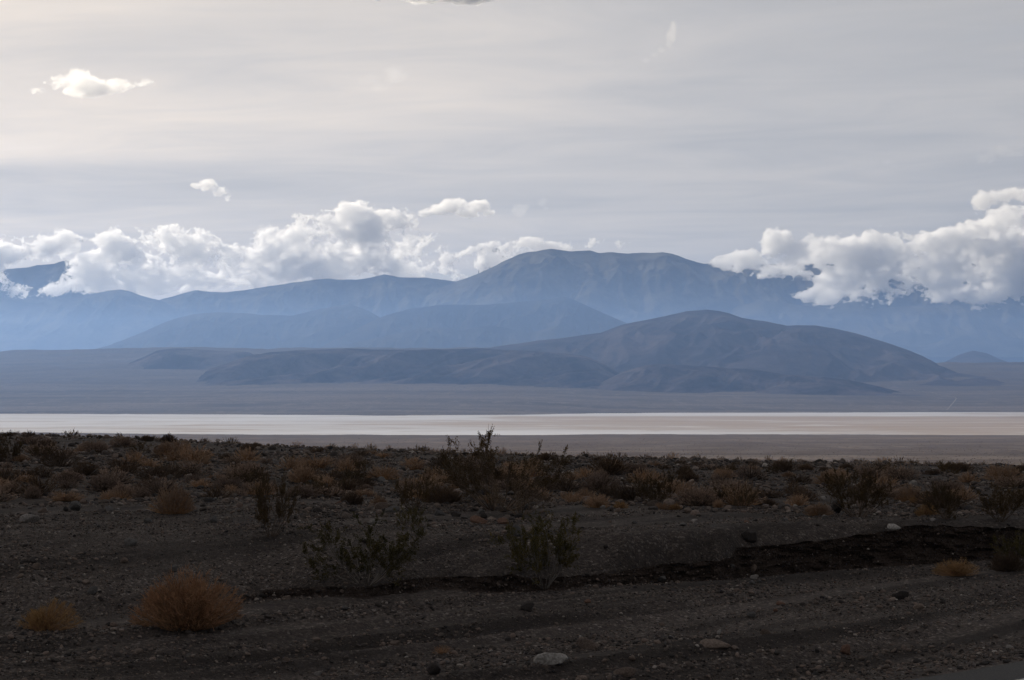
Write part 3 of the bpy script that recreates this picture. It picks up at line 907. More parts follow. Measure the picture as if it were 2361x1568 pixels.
def icosphere(sub):
    t = (1 + 5 ** 0.5) / 2
    V = [(-1, t, 0), (1, t, 0), (-1, -t, 0), (1, -t, 0), (0, -1, t), (0, 1, t), (0, -1, -t), (0, 1, -t), (t, 0, -1), (t, 0, 1), (-t, 0, -1), (-t, 0, 1)]
    F = [(0, 11, 5), (0, 5, 1), (0, 1, 7), (0, 7, 10), (0, 10, 11), (1, 5, 9), (5, 11, 4), (11, 10, 2), (10, 7, 6), (7, 1, 8), (3, 9, 4), (3, 4, 2), (3, 2, 6), (3, 6, 8), (3, 8, 9), (4, 9, 5), (2, 4, 11), (6, 2, 10), (8, 6, 7), (9, 8, 1)]
    V = [np.array(v, float) / np.linalg.norm(v) for v in V]
    for _ in range(sub):
        mid, G = {}, []
        def mp(a, b):
            k = (min(a, b), max(a, b))
            if k not in mid:
                q = V[a] + V[b]
                V.append(q / np.linalg.norm(q))
                mid[k] = len(V) - 1
            return mid[k]
        for a, b, c in F:
            ab, bc, ca = mp(a, b), mp(b, c), mp(c, a)
            G += [(a, ab, ca), (b, bc, ab), (c, ca, bc), (ab, bc, ca)]
        F = G
    return np.array(V), np.array(F)


def rock_mesh(name, seed, sub, cuts=9, flat=0.6, rough=0.06):
    """unit stone: a ball trimmed by random planes, then roughened"""
    rng = np.random.default_rng(seed)
    V, F = icosphere(sub)
    for _ in range(cuts):
        n = rng.normal(size=3)
        n /= np.linalg.norm(n)
        d = rng.uniform(0.55, 0.85)
        over = V @ n - d
        V = V - np.maximum(over, 0)[:, None] * n * 0.92
    if rough:
        k = rng.uniform(0, 50, 3)
        V = V * (1 + rough * 2 * (fbm(V[:, 0] * 2.2 + k[0] + V[:, 2], V[:, 1] * 2.2 + k[1] - V[:, 2] * 1.3, seed % 40 + 200, 3)))[:, None]
    V *= np.array([1, rng.uniform(0.6, 0.95), flat])
    return mesh_np(name, V, F, sub > 2)


BOULDERS = [rock_mesh('rock', 300 + i, 3, 20, 0.7, 0.16) for i in range(6)]


def own_copy(me, mat):
    c = me.copy()
    c.materials.clear()
    c.materials.append(mat)
    return c


_rock_cache = {}


def rock(label, u0, u1, v0, v1, mat, shape, spin=0.0, sink=0.22, name='rock', group='single rocks on the gravel', cat='rock', tilt=0.0):
    """one rock filling the given box of the measuring grid, seated on the ground"""
    uc = (u0 + u1) / 2
    x, y, z = hit(uc, v1 - 0.12 * (v1 - v0))
    px = y / FPX
    w, h = (u1 - u0) * px / 2, (v1 - v0) * px
    key = (shape, mat.name)
    if key not in _rock_cache:
        _rock_cache[key] = own_copy(BOULDERS[shape], mat)
    me = _rock_cache[key]
    co = np.empty(len(me.vertices) * 3, np.float32)
    me.vertices.foreach_get('co', co)
    co = co.reshape(-1, 3)
    o = obj(name, me)
    ex = np.abs(co).max(0)
    o.scale = (w / ex[0], max(w * 0.75, h * 0.6) / ex[1], h * (0.5 + sink * 0.5) / ex[2])
    o.rotation_euler = (0, tilt, spin)
    o.location = (x, y + w * 0.4, z + h * (0.5 - sink * 0.5))
    return tag(o, label, cat, group)


G, DK, TN, RD, PL, WH = M_STONE_GREY, M_STONE_DARK, M_STONE_TAN, M_STONE_RED, M_STONE_PALE, M_STONE_WHITE
rock('long white slab of rock lying near the bottom edge of the gravel', 1228, 1316, 1508, 1537, WH, 0, 0.1, 0.35, tilt=-0.12)
rock('white stone slab on the lip of the cut bank', 2040, 2079, 1209, 1226, WH, 1, -0.1)
rock('dark round boulder on the gravel slope above the bank corner', 1708, 1746, 1222, 1254, DK, 2, 0.4)
rock('pale flat stone at the foot of the bank corner', 1727, 1751, 1326, 1338, PL, 3)
rock('small brown rock leaning at the foot of the bank corner', 1730, 1745, 1307, 1323, TN, 4)
rock('dark upright boulder beside a tan shrub on the scrub terrace', 1916, 1943, 1156, 1187, DK, 5, 0.3, 0.1)
rock('whitish rounded rock farthest out on the right of the terrace', 2094, 2116, 1109, 1124, PL, 2)
rock('second small whitish rock farther right on the terrace', 2219, 2235, 1123, 1134, PL, 3)
rock('low tan brown slab lying in the wash right of the white slab', 1600, 1686, 1474, 1494, TN, 1, 0.2, 0.5)
rock('brown slab just above the long white slab', 1329, 1385, 1474, 1500, TN, 0, -0.3, 0.3, tilt=0.2)
rock('tan slab at the bottom edge right of the white slab', 1412, 1470, 1541, 1562, TN, 4, -0.2, 0.4)
rock('dark blocky stone at the bottom edge left of centre', 980, 1018, 1530, 1560, DK, 5, 0.5)
rock('dark low stone alone in the middle of the wash', 1196, 1233, 1392, 1412, DK, 3, 0.1)
rock('pale lens shaped stone beside the road shoulder', 2317, 2339, 1486, 1497, PL, 1)
rock('grey pebble boulder in the wash below the bank corner', 1720, 1743, 1413, 1426, G, 2)
rock('tan grey stone below the grey pebble boulder', 1753, 1780, 1453, 1469, TN, 0)
rock('little white stone in the right half of the wash', 1654, 1663, 1453, 1465, WH, 4)
rock('tan low rock in the right wash below the tan bush', 2104, 2137, 1392, 1407, TN, 5, 0.2, 0.4)
rock('pinkish stone left of the tan low rock', 2051, 2072, 1371, 1382, TN, 2)
rock('rust coloured angular stone near the road shoulder', 1936, 1965, 1489, 1512, RD, 3, 0.4)
rock('dark flat stone on the right of the wash under the bank', 2058, 2098, 1366, 1386, DK, 4)
rock('reddish brown flat stone in the right half of the wash', 1786, 1812, 1386, 1397, RD, 1)
rock('bright orange stone below the middle of the bank', 1782, 1795, 1404, 1412, RD, 5)
rock('dark stone beside the right hand stem of the middle shrub', 1180, 1206, 1213, 1240, G, 0)
rock('dark boulder pair, left one, on the pebbles of the terrace rim', 1104, 1124, 1180, 1197, DK, 1)
rock('dark boulder pair, right one, on the pebbles of the terrace rim', 1183, 1207, 1184, 1197, DK, 2)
rock('tan pale boulder on the left gravel slope', 71, 91, 1300, 1314, TN, 3)
rock('grey boulder with a tan top left of the big orange bush', 199, 226, 1354, 1374, G, 4)
rock('dark stone under the grey boulder left of the big orange bush', 225, 239, 1375, 1386, DK, 0)
rock('brown wedge stone high on the left gravel slope', 277, 297, 1286, 1300, TN, 5)
rock('grey stone just above the top of the big orange bush', 390, 408, 1303, 1320, G, 2)
rock('dark cone shaped boulder at the left of the terrace rim', 157, 188, 1157, 1181, G, 5, 0.2, 0.1)
rock('black block next to the dark cone shaped boulder', 144, 158, 1168, 1181, DK, 1)
rock('tan block low in the left wash', 650, 670, 1517, 1530, TN, 0)
rock('pale stone at the bottom edge left of the dark blocky stone', 721, 742, 1549, 1561, PL, 3)
rock('pale stone below the left foot of the big orange bush', 227, 241, 1451, 1461, PL, 4)
rock('dark round stone in the lower left wash', 190, 210, 1494, 1507, DK, 2)
rock('tan round rock among the shrubs of the left terrace', 420, 437, 1105, 1115, TN, 1)
rock('reddish slab among rubble right of the brown shrub', 862, 902, 1158, 1176, TN, 0, 0.2, 0.3, tilt=-0.2)
rock('grey slab under the reddish slab on the terrace rim', 886, 922, 1168, 1184, G, 4)
rock('pale stone at the foot of the round tan shrub', 1382, 1396, 1165, 1174, PL, 2)


def scatter_points(n, az, d0, d1, rng, power=1.0):
    th = rng.uniform(-az, az, n)
    D = d0 + (d1 - d0) * rng.random(n) ** power
    return np.tan(th) * D, D


LANDMARKS = [(423, 1440, 'the largest orange bush'), (97, 1440, 'the lopsided golden bush'), (2205, 1320, 'the neat golden cushion bush'), (398, 1175, 'the tall tan bush'), (845, 1330, 'the left bank creosote'),
             (1255, 1340, 'the middle bank creosote'), (622, 1220, 'the brown leaved creosote'), (1272, 1525, 'the long white slab'), (1643, 1485, 'the low tan slab'), (1727, 1245, 'the dark round boulder'),
             (2060, 1218, 'the white bank stone'), (1135, 1165, 'the tallest creosote'), (1978, 1170, 'the vase shaped creosote'), (2180, 1180, 'the dense right creosote'), (2305, 1190, 'the right edge creosote'),
             (1378, 1165, 'the round tan bush'), (20, 1040, 'the skyline creosote'), (1950, 1500, 'the rust coloured stone'), (999, 1545, 'the dark blocky stone'), (2328, 1490, 'the pale shoulder stone'),
             (2120, 1400, 'the tan low rock'), (1739, 1330, 'the pale bank foot stone'), (172, 1170, 'the dark cone boulder'), (81, 1307, 'the tan slope boulder'), (212, 1365, 'the grey tan boulder'),
             (1214, 1402, 'the dark low stone'), (731, 1555, 'the pale bottom stone'), (660, 1524, 'the tan block'), (200, 1500, 'the dark round stone'), (950, 1160, 'the brown slab creosote'), (278, 1140, 'the greyish bush pair'),
             (1510, 1155, 'the brown creosote'), (1715, 1165, 'the low green creosote'), (1887, 1180, 'the pale tan bush'), (2105, 1116, 'the whitish terrace rock'), (70, 1140, 'the far left greyish bush'), (1543, 1170, 'the tan cushion pair'),
             (1019, 1500, 'the orange grass tuft'), (2340, 1300, 'the bank edge creosote'), (430, 1110, 'the round tan terrace rock'), (780, 1060, 'the middle left skyline'), (1700, 1080, 'the middle right skyline'), (2250, 1095, 'the right skyline')]


def to_grid(x, y, z):
    fw = y * math.cos(PITCH) + z * math.sin(PITCH)
    up = -y * math.sin(PITCH) + z * math.cos(PITCH)
    return PW / 2 + FPX * x / fw, PH / 2 - FPX * up / fw


def beside(x, y, z):
    """says which landmark a small thing lies by, and on which side of it"""
    u, v = to_grid(x, y, z)
    best = min(LANDMARKS, key=lambda L: (L[0] - u) ** 2 + 4 * (L[1] - v) ** 2)
    du, dv = u - best[0], v - best[1]
    d = math.hypot(du, 2 * dv)
    near = 'just ' if d < 60 else ('well ' if d > 150 else '')
    if abs(dv) * 2.2 > abs(du):
        return (near + ('in front of ' if dv > 0 else 'behind ')).replace('well behind', 'far behind').replace('well in front', 'far in front') + best[2]
    side = 'right' if du > 0 else 'left'
    return near + ('%s of ' % side) + best[2]


def loose_stones():
    """the larger loose stones one can still pick apart"""
    rng = np.random.default_rng(400)
    mats = [G, DK, TN, PL, RD]
    words = {G.name: 'grey', DK.name: 'dark', TN.name: 'tan', PL.name: 'pale', RD.name: 'rusty'}
    lite = [rock_mesh('stone', 500 + i, 2, 10, 0.65, 0.06) for i in range(5)]
    var = {(i, m.name): own_copy(lite[i], m) for i in range(5) for m in mats}
    n = 240
    x, y = scatter_points(n * 3, 0.262, 14.6, 34, rng, 0.8)
    keep = road_d(x, y) < -0.7
    x, y = x[keep][:n], y[keep][:n]
    z = ground_z(x, y)
    Db, _, De, _ = bank_lines(x / y)
    for i in range(len(x)):
        m = mats[rng.choice(5, p=[0.36, 0.24, 0.2, 0.14, 0.06])]
        s = float(np.clip(rng.lognormal(math.log(0.030), 0.42), 0.016, 0.085)) * (1.0 if y[i] < De[i] else 1.5)
        where = 'in the gravel wash' if y[i] < Db[i] else ('on the gravel bank slope' if y[i] < De[i] else 'at the rim of the scrub terrace')
        o = obj('stone', var[(int(rng.integers(5)), m.name)])
        o.scale = (s, s, s * rng.uniform(0.8, 1.1))
        o.rotation_euler = (rng.uniform(-0.3, 0.3), rng.uniform(-0.3, 0.3), rng.uniform(0, 6.28))
        o.location = (x[i], y[i], z[i] + s * 0.28)
        size = 'tiny' if s < 0.024 else ('small' if s < 0.038 else ('fist-sized' if s < 0.055 else 'larger'))
        tag(o, '%s loose %s stone %s' % (size, words[m.name], beside(x[i], y[i], z[i])), 'stone', 'loose stones ' + where)


loose_stones()


def instance_cloud(name, P, rot, scl, var, protos, label, cat):
    """very many alike pieces on fixed points (ground cover)"""
    me = bpy.data.meshes.new(name)
    me.vertices.add(len(P))
    me.vertices.foreach_set('co', np.ascontiguousarray(P, np.float32).ravel())
    for nm, kind, dat, key in (('rot', 'FLOAT_VECTOR', rot, 'vector'), ('scl', 'FLOAT_VECTOR', scl, 'vector'), ('var', 'INT', var, 'value')):
        at_ = me.attributes.new(nm, kind, 'POINT')
        at_.data.foreach_set(key, np.ascontiguousarray(dat, np.int32 if kind == 'INT' else np.float32).ravel())
    col = bpy.data.collections.new(name + '_pieces')
    for i, p in enumerate(protos):
        col.objects.link(p)
    ng = bpy.data.node_groups.new(name, 'GeometryNodeTree')
    ng.interface.new_socket('Geometry', in_out='INPUT', socket_type='NodeSocketGeometry')
    ng.interface.new_socket('Geometry', in_out='OUTPUT', socket_type='NodeSocketGeometry')
    N, L = ng.nodes.new, ng.links.new
    gi, go = N('NodeGroupInput'), N('NodeGroupOutput')
    ci = N('GeometryNodeCollectionInfo')
    ci.inputs['Collection'].default_value = col
    ci.inputs['Separate Children'].default_value = True
    ci.inputs['Reset Children'].default_value = True
    io = N('GeometryNodeInstanceOnPoints')
    io.inputs['Pick Instance'].default_value = True
    L(gi.outputs[0], io.inputs['Points'])
    L(ci.outputs[0], io.inputs['Instance'])
    for nm, kind, sock in (('rot', 'FLOAT_VECTOR', 'Rotation'), ('scl', 'FLOAT_VECTOR', 'Scale'), ('var', 'INT', 'Instance Index')):
        na = N('GeometryNodeInputNamedAttribute')
        na.data_type = kind
        na.inputs['Name'].default_value = nm
        outs = [s for s in na.outputs if s.enabled and s.name == 'Attribute']
        if sock == 'Rotation':
            e2r = N('FunctionNodeEulerToRotation')
            L(outs[0], e2r.inputs[0])
            L(e2r.outputs[0], io.inputs[sock])
        else:
            L(outs[0], io.inputs[sock])
    L(io.outputs[0], go.inputs[0])
    o = obj(name, me)
    o.modifiers.new('scatter', 'NODES').node_group = ng
    return tag(o, label, cat, kind='stuff')


def build_gravel():
    rng = np.random.default_rng(410)
    protos = []
    for i in range(10):
        me = rock_mesh('pebble', 600 + i, 1 if i < 4 else 0, 5, 0.6, 0.0)
        me.materials.append(M_PEBBLE)
        protos.append(bpy.data.objects.new('pebble.%03d' % i, me))
    parts = []
    for n, d0, d1, lo, hi, pw in ((90000, 13.0, 27.0, 0.005, 0.019, 0.75), (16000, 13.0, 30.0, 0.012, 0.034, 0.8), (45000, 26.0, 46.0, 0.012, 0.045, 0.75), (9000, 24.0, 60.0, 0.03, 0.085, 0.8), (500, 27, 60, 0.07, 0.13, 1)):
        x, y = scatter_points(n, 0.285, d0, d1, rng, pw)
        s = lo * (hi / lo) ** (rng.random(n) ** 1.9)
        s = s * (0.55 + 0.9 * noise2(x * 0.8 + 5, y * 0.8, 95))
        ss = (x - ROAD_P[0]) * ROAD_T[0] + (y - ROAD_P[1]) * ROAD_T[1]
        k = (road_d(x, y) < -0.12) & (noise2(ss * 0.16, road_d(x, y) * 1.9, 96) + 0.35 * noise2(x * 3, y * 3, 97) > 0.36 + 0.3 * rng.random(n))
        if d0 == 26.0 or lo >= 0.03:
            a = x / y
            _, _, De, Dc = bank_lines(a)
            k &= (y > De + (1.5 if lo >= 0.03 else 0.0)) & (y < Dc + 12)
        parts.append(np.stack([x, y, s], -1)[k])
    a = rng.uniform(-0.07, 0.285, 700)
    Db, zt, _, _ = bank_lines(a)
    wz = wash_z(a * Db, Db)
    tall = zt - wz
    face = np.stack([a * Db, Db + 0.015, wz + tall * rng.random(700), 0.005 + 0.02 * rng.random(700) ** 2.5], -1)[tall > 0.08]
    q = np.concatenate(parts)
    x, y, s = q.T
    P = np.concatenate([np.stack([x, y, ground_z(x, y) + s * 0.22], -1), face[:, :3]])
    s = np.concatenate([s, face[:, 3]])
    n = len(P)
    rot = np.stack([rng.uniform(-0.5, 0.5, n), rng.uniform(-0.5, 0.5, n), rng.uniform(0, 6.28, n)], -1)
    scl = s[:, None] * rng.uniform(0.7, 1.25, (n, 3))
    var = np.where(s > 0.03, rng.integers(0, 4, n), rng.integers(0, 10, n))
    instance_cloud('gravel', P, rot, scl, var, protos, 'grey and pinkish gravel strewn over the wash, bank and terrace', 'gravel')


build_gravel()


# ------------------------------------------------------------------ shrubs
def tubes(P, R, sides=3):
    """P (N, K, 3) centre lines, R (N, K) radii -> verts, quads"""
    N, K = R.shape
    T = np.gradient(P, axis=1)
    T /= np.linalg.norm(T, axis=2, keepdims=True) + 1e-9
    ref = np.where(np.abs(T[..., 2:3]) > 0.9, np.array([1.0, 0, 0]), np.array([0, 0, 1.0]))
    A = np.cross(T, ref)
    A /= np.linalg.norm(A, axis=2, keepdims=True) + 1e-9
    B = np.cross(T, A)
    ang = np.arange(sides) * 2 * math.pi / sides
    V = P[:, :, None] + R[:, :, None, None] * (A[:, :, None] * np.cos(ang)[None, None, :, None] + B[:, :, None] * np.sin(ang)[None, None, :, None])
    n, k, s = np.meshgrid(np.arange(N), np.arange(K - 1), np.arange(sides), indexing='ij')
    s1 = (s + 1) % sides
    b = n * K * sides
    F = np.stack([b + k * sides + s, b + k * sides + s1, b + (k + 1) * sides + s1, b + (k + 1) * sides + s], -1).reshape(-1, 4)
    return V.reshape(-1, 3), F


def merge(*vf):
    V, F, o = [], [], 0
    for v, f in vf:
        V.append(v)
        F.append(f + o)
        o += len(v)
    return np.concatenate(V), np.concatenate(F)


def unit(v):
    return v / (np.linalg.norm(v, axis=-1, keepdims=True) + 1e-9)


def along(P, i, t):
    """points at share t along centre lines i"""
    K = P.shape[1]
    f = np.clip(t, 0, 0.999) * (K - 1)
    k = f.astype(int)
    w = (f - k)[:, None]
    return P[i, k] * (1 - w) + P[i, k + 1] * w, unit(P[i, k + 1] - P[i, k])


def fit(pair):
    """scales a plant to half-width one and height one"""
    A = np.concatenate([p[0] for p in pair])
    q = np.quantile(np.abs(A[:, :2]), 0.996)
    h = np.quantile(A[:, 2], 0.997)
    for V, F in pair:
        V[:, :2] /= q
        V[:, 2] /= h
    return pair


def brittle_meshes(seed, n_stem, n_twig, hgt=0.5, lop=0.0, thick=1.0):
    """domed dry bush of unit half-width: stems fanning from the root, fine twigs forming the dome"""
    rng = np.random.default_rng(seed)
    az = rng.uniform(0, 2 * math.pi, n_stem)
    el = np.arccos(np.clip(rng.random(n_stem) ** 0.75, 0.02, 0.999))
    el = np.minimum(el, 1.40)
    env = 1.0 + 0.16 * np.sin(az * 2 + seed) + 0.10 * np.sin(az * 5 + 2.1 * seed) + lop * np.cos(az)
    env = env * (0.93 + 0.07 * np.sin(el * 7 + az * 3 + seed))
    tip = np.stack([np.sin(el) * np.cos(az) * env, np.sin(el) * np.sin(az) * env, np.cos(el) * hgt * 2 * np.clip(env, 0.8, 1.2) + 0.03], -1) * rng.uniform(0.84, 1.0, (n_stem, 1))
    root = np.stack([rng.normal(0, 0.09, n_stem), rng.normal(0, 0.09, n_stem), np.full(n_stem, -0.04)], -1)
    K = 6
    t = np.linspace(0, 1, K)[None, :, None]
    bow = np.array([0, 0, 1.0])[None, None] * (t * (1 - t)) * -0.22 * np.sin(el)[:, None, None]
    S = root[:, None] * (1 - t) + tip[:, None] * t + bow + rng.normal(0, 0.018, (n_stem, K, 3)) * t
    stems = tubes(S, 0.0065 * thick * (1 - 0.6 * np.linspace(0, 1, K))[None] * rng.uniform(0.7, 1.4, (n_stem, 1)))
    i = rng.integers(0, n_stem, n_twig)
    p0, d0 = along(S, i, 1 - 0.5 * rng.random(n_twig) ** 1.5)
    low = p0[:, 2] < hgt * 2 * 0.22
    keep = ~low | (rng.random(n_twig) < 0.35)
    p0, d0, n_twig = p0[keep], d0[keep], int(keep.sum())
    d = unit(d0 + rng.normal(0, 0.45, (n_twig, 3)) + np.array([0, 0, 0.22]))
    L = rng.uniform(0.05, 0.17, n_twig)
    tt = np.linspace(0, 1, 3)[None, :, None]
    W = p0[:, None] + d[:, None] * L[:, None, None] * tt + rng.normal(0, 0.016, (n_twig, 3, 3)) * tt
    W[..., 2] = np.maximum(W[..., 2], 0.01)
    twigs = tubes(W, 0.0040 * thick * np.array([1, 0.85, 0.5])[None] * rng.uniform(0.7, 1.3, (n_twig, 1)))
    return fit((stems, twigs))


def creosote_meshes(seed, n_stem, spread=0.9, height=1.0, leaf=0.021, n_leaf=18000, lean=(0, 0), bare=0.3, thick=1.0):
    """open vase shaped bush about one metre tall: crooked stems, side twigs, tiny leaves towards the ends"""
    rng = np.random.default_rng(seed)
    az = np.linspace(0, 2 * math.pi, n_stem, endpoint=False) + rng.normal(0, 0.35, n_stem)
    out = spread * rng.uniform(0.2, 1.0, n_stem) ** 0.6
    H = height * rng.uniform(0.55, 1.0, n_stem) * (1 - 0.35 * (out / spread) ** 2)
    tip = np.stack([np.cos(az) * out + lean[0], np.sin(az) * out + lean[1], H], -1)
    root = np.stack([np.cos(az) * 0.05, np.sin(az) * 0.05, np.full(n_stem, -0.05)], -1)
    K = 9
    t = np.linspace(0, 1, K)[None, :, None]
    S = root[:, None] * (1 - t) + tip[:, None] * t
    S[..., 2] += (t * (1 - t))[..., 0] * -0.28 * out[:, None]
    S += np.cumsum(rng.normal(0, 0.022, (n_stem, K, 3)), 1) * t
    st = tubes(S, thick * 0.010 * (1 - 0.72 * np.linspace(0, 1, K))[None] * rng.uniform(0.7, 1.3, (n_stem, 1)), 4)
    n1 = n_stem * 7
    i = rng.integers(0, n_stem, n1)
    p0, d0 = along(S, i, rng.uniform(bare, 0.97, n1))
    d = unit(d0 + rng.normal(0, 0.6, (n1, 3)) + np.array([0, 0, 0.45]))
    L = height * rng.uniform(0.14, 0.42, n1)
    tt = np.linspace(0, 1, 6)[None, :, None]
    B = p0[:, None] + d[:, None] * L[:, None, None] * tt + np.cumsum(rng.normal(0, 0.014, (n1, 6, 3)), 1) * tt
    br = tubes(B, thick * 0.0042 * (1 - 0.6 * np.linspace(0, 1, 6))[None] * np.ones((n1, 1)))
    n2 = n1 * 5
    i2 = rng.integers(0, n1, n2)
    p1, d1 = along(B, i2, rng.uniform(0.25, 1.0, n2))
    d2 = unit(d1 + rng.normal(0, 0.6, (n2, 3)) + np.array([0, 0, 0.3]))
    L2 = height * rng.uniform(0.05, 0.15, n2)
    C = p1[:, None] + d2[:, None] * L2[:, None, None] * np.linspace(0, 1, 3)[None, :, None]
    tw = tubes(C, thick * 0.0022 * np.array([1, 0.8, 0.5])[None] * np.ones((n2, 1)))
    i3 = rng.integers(0, n2, n_leaf)
    p2, d3 = along(C, i3, rng.random(n_leaf))
    p2 = p2 + rng.normal(0, 0.008, p2.shape)
    ax = unit(d3 + rng.normal(0, 0.8, (n_leaf, 3)))
    sd = unit(np.cross(ax, rng.normal(size=(n_leaf, 3))))
    s = leaf * rng.uniform(0.6, 1.3, (n_leaf, 1))
    Lv = np.stack([p2, p2 + ax * s * 0.5 + sd * s * 0.32, p2 + ax * s, p2 + ax * s * 0.5 - sd * s * 0.32], 1).reshape(-1, 3)
    Lf = np.arange(n_leaf * 4).reshape(-1, 4)
    return fit((merge(st, br, tw), (Lv, Lf)))


def mat_plant(name, c0, c1, scale=6.0, rough=0.9, trans=0.0):
    m, t = material(name)
    p = t.n('ShaderNodeTexCoord').outputs['Object']
    a = t.noise(p, scale, 3, 0.6)
    rnd = t.n('ShaderNodeObjectInfo').outputs['Random']
    c = t.mix(t.rng(a, 0.3, 0.7), c0, c1)
    c = t.mix(1.0, c, t.ramp(rnd, [(0.0, (0.72, 0.72, 0.74)), (1.0, (1.22, 1.18, 1.12))]), 'MULTIPLY')
    b = t.n('ShaderNodeBsdfPrincipled', {'Base Color': c, 'Roughness': rough, 'Specular IOR Level': 0.15})
    sh = b.outputs[0]
    if trans:
        tr = t.n('ShaderNodeBsdfTranslucent', {'Color': c})
        sh = t.n('ShaderNodeMixShader', {0: trans, 1: sh, 2: tr.outputs[0]}).outputs[0]
    t.n('ShaderNodeOutputMaterial', {0: sh})
    return m


M_TWIG_ORANGE = mat_plant('orange_dry_twigs', (0.19, 0.10, 0.055), (0.30, 0.17, 0.10), trans=0.25)
M_STEM_ORANGE = mat_plant('orange_stems', (0.16, 0.09, 0.045), (0.28, 0.165, 0.09))
M_TWIG_GOLD = mat_plant('golden_dry_twigs', (0.19, 0.115, 0.048), (0.29, 0.18, 0.08), trans=0.25)
M_TWIG_TAN = mat_plant('tan_dry_twigs', (0.21, 0.142, 0.10), (0.32, 0.225, 0.16), trans=0.25)
M_TWIG_PINK = mat_plant('greyish_dry_twigs', (0.18, 0.127, 0.10), (0.26, 0.19, 0.15), trans=0.25)
M_TWIG_BROWN = mat_plant('brown_dry_twigs', (0.055, 0.036, 0.024), (0.095, 0.060, 0.036), trans=0.2)
M_STEM_BROWN = mat_plant('brown_stems', (0.05, 0.036, 0.028), (0.09, 0.066, 0.05))
M_STEM_GREY = mat_plant('grey_bark', (0.055, 0.048, 0.044), (0.115, 0.10, 0.09))
M_LEAF_OLIVE = mat_plant('olive_leaves', (0.036, 0.034, 0.010), (0.075, 0.058, 0.018), 3.0, trans=0.3)
M_LEAF_BROWN = mat_plant('brown_olive_leaves', (0.042, 0.029, 0.014), (0.075, 0.048, 0.02), 3.0, trans=0.25)

_plant_cache = {}


def plant_mesh(kind, seed, args, part, mat):
    key = (kind, seed, part, mat.name)
    if key not in _plant_cache:
        two = (kind, seed)
        if two not in _plant_cache:
            _plant_cache[two] = brittle_meshes(seed, **args) if kind == 'b' else creosote_meshes(seed, **args)
        me = mesh_np(['stems', 'twigs' if kind == 'b' else 'leaves'][part], *_plant_cache[two][part], False)
        me.materials.append(mat)
        _plant_cache[key] = me
    return _plant_cache[key]


def plant(name, label, cat, group, kind, seed, args, mats, loc, scl, rz):
    r = obj(name, None)
    r.location = loc
    r.scale = scl
    r.rotation_euler = (0, 0, rz)
    tag(r, label, cat, group)
    a = obj('stems', plant_mesh(kind, seed, args, 0, mats[0]), None, r)
    b = obj('twigs' if kind == 'b' else 'leaves', plant_mesh(kind, seed, args, 1, mats[1]), None, r)
    return r


B_FULL = dict(n_stem=800, n_twig=8000, thick=1.15)
B_MID = dict(n_stem=260, n_twig=2300, thick=2.3)
B_LOW = dict(n_stem=110, n_twig=850, thick=3.2)
C_FULL = dict(n_stem=16)
C_MID = dict(n_stem=14, n_leaf=10000, leaf=0.023)


def bush(label, u0, u1, vt, vb, mats, seed=1, args=B_MID, rz=0.0, group='dry bushes on the gravel', name='dry_bush'):
    """dry domed bush spanning u0..u1, from its top row vt to its foot row vb"""
    x, y, z = hit((u0 + u1) / 2, vb - 2)
    px = y / FPX
    w = (u1 - u0) * px / 2
    h = (vb - vt) * px
    return plant(name, label, 'shrub', group, 'b', seed, args, mats, (x, y + w * 0.25, z - 0.01), (w, w, h), rz)


def creosote(label, u0, u1, ub, vt, vb, mats, seed=1, args=C_FULL, rz=0.0, group='creosote bushes', w0=0.8):
    x, y, z = hit(ub, vb)
    px = y / FPX
    w = (u1 - u0) * px / 2
    h = (vb - vt) * px
    return plant('creosote_bush', label, 'shrub', group, 'c', seed, args, mats, (x, y, z), (w, w, h), rz)


OR, GO = (M_STEM_ORANGE, M_TWIG_ORANGE), (M_STEM_ORANGE, M_TWIG_GOLD)
TA, PK, BR = (M_STEM_ORANGE, M_TWIG_TAN), (M_STEM_BROWN, M_TWIG_PINK), (M_STEM_BROWN, M_TWIG_BROWN)
OL, BO = (M_STEM_GREY, M_LEAF_OLIVE), (M_STEM_BROWN, M_LEAF_BROWN)

bush('largest domed orange dry bush at the lower left of the wash', 300, 546, 1322, 1452, OR, 1, B_FULL, 0.4)
bush('lopsided golden dry bush at the far left of the wash', 14, 176, 1386, 1458, GO, 2, dict(n_stem=420, n_twig=3800, lop=0.3, thick=1.2), 0.1)
bush('neat golden cushion bush in the wash below the right bank', 2154, 2256, 1289, 1330, GO, 3, dict(n_stem=500, n_twig=3600, thick=1.1), 1.0)
bush('tall tan dry bush on the left terrace rim', 345, 450, 1119, 1187, TA, 4, dict(n_stem=420, n_twig=4200, thick=2.0), 0.7)
bush('greyish tan dry bush left of the tall tan bush', 238, 318, 1113, 1150, PK, 5, B_MID, 0.2)
bush('small greyish bush between two tan bushes on the left terrace', 300, 352, 1122, 1152, PK, 6, B_MID, 1.2)
bush('tiny tuft of orange dry grass near the bottom edge', 990, 1050, 1488, 1510, OR, 7, dict(n_stem=160, n_twig=700, thick=1.2), 0.5)
bush('round tan bush in the middle of the terrace rim', 1346, 1410, 1137, 1172, TA, 8, B_MID, 0.3)
bush('small round tan bush beside the round tan bush', 1414, 1448, 1154, 1173, GO, 9, B_MID, 0.9)
bush('first low tan cushion of a touching pair on the rim', 1508, 1546, 1159, 1177, TA, 6, B_MID, 2.0)
bush('second low tan cushion of a touching pair on the rim', 1536, 1578, 1160, 1177, GO, 5, B_MID, 2.9)
bush('pale tan bush at the rim left of the dark upright boulder', 1852, 1922, 1160, 1191, TA, 4, B_MID, 1.7)
bush('tan bush just right of the middle creosote on the terrace', 1640, 1672, 1150, 1172, TA, 8, B_MID, 1.1)
bush('tan bush with rubble on the left rim of the terrace', 112, 192, 1133, 1158, TA, 9, B_MID, 0.8)
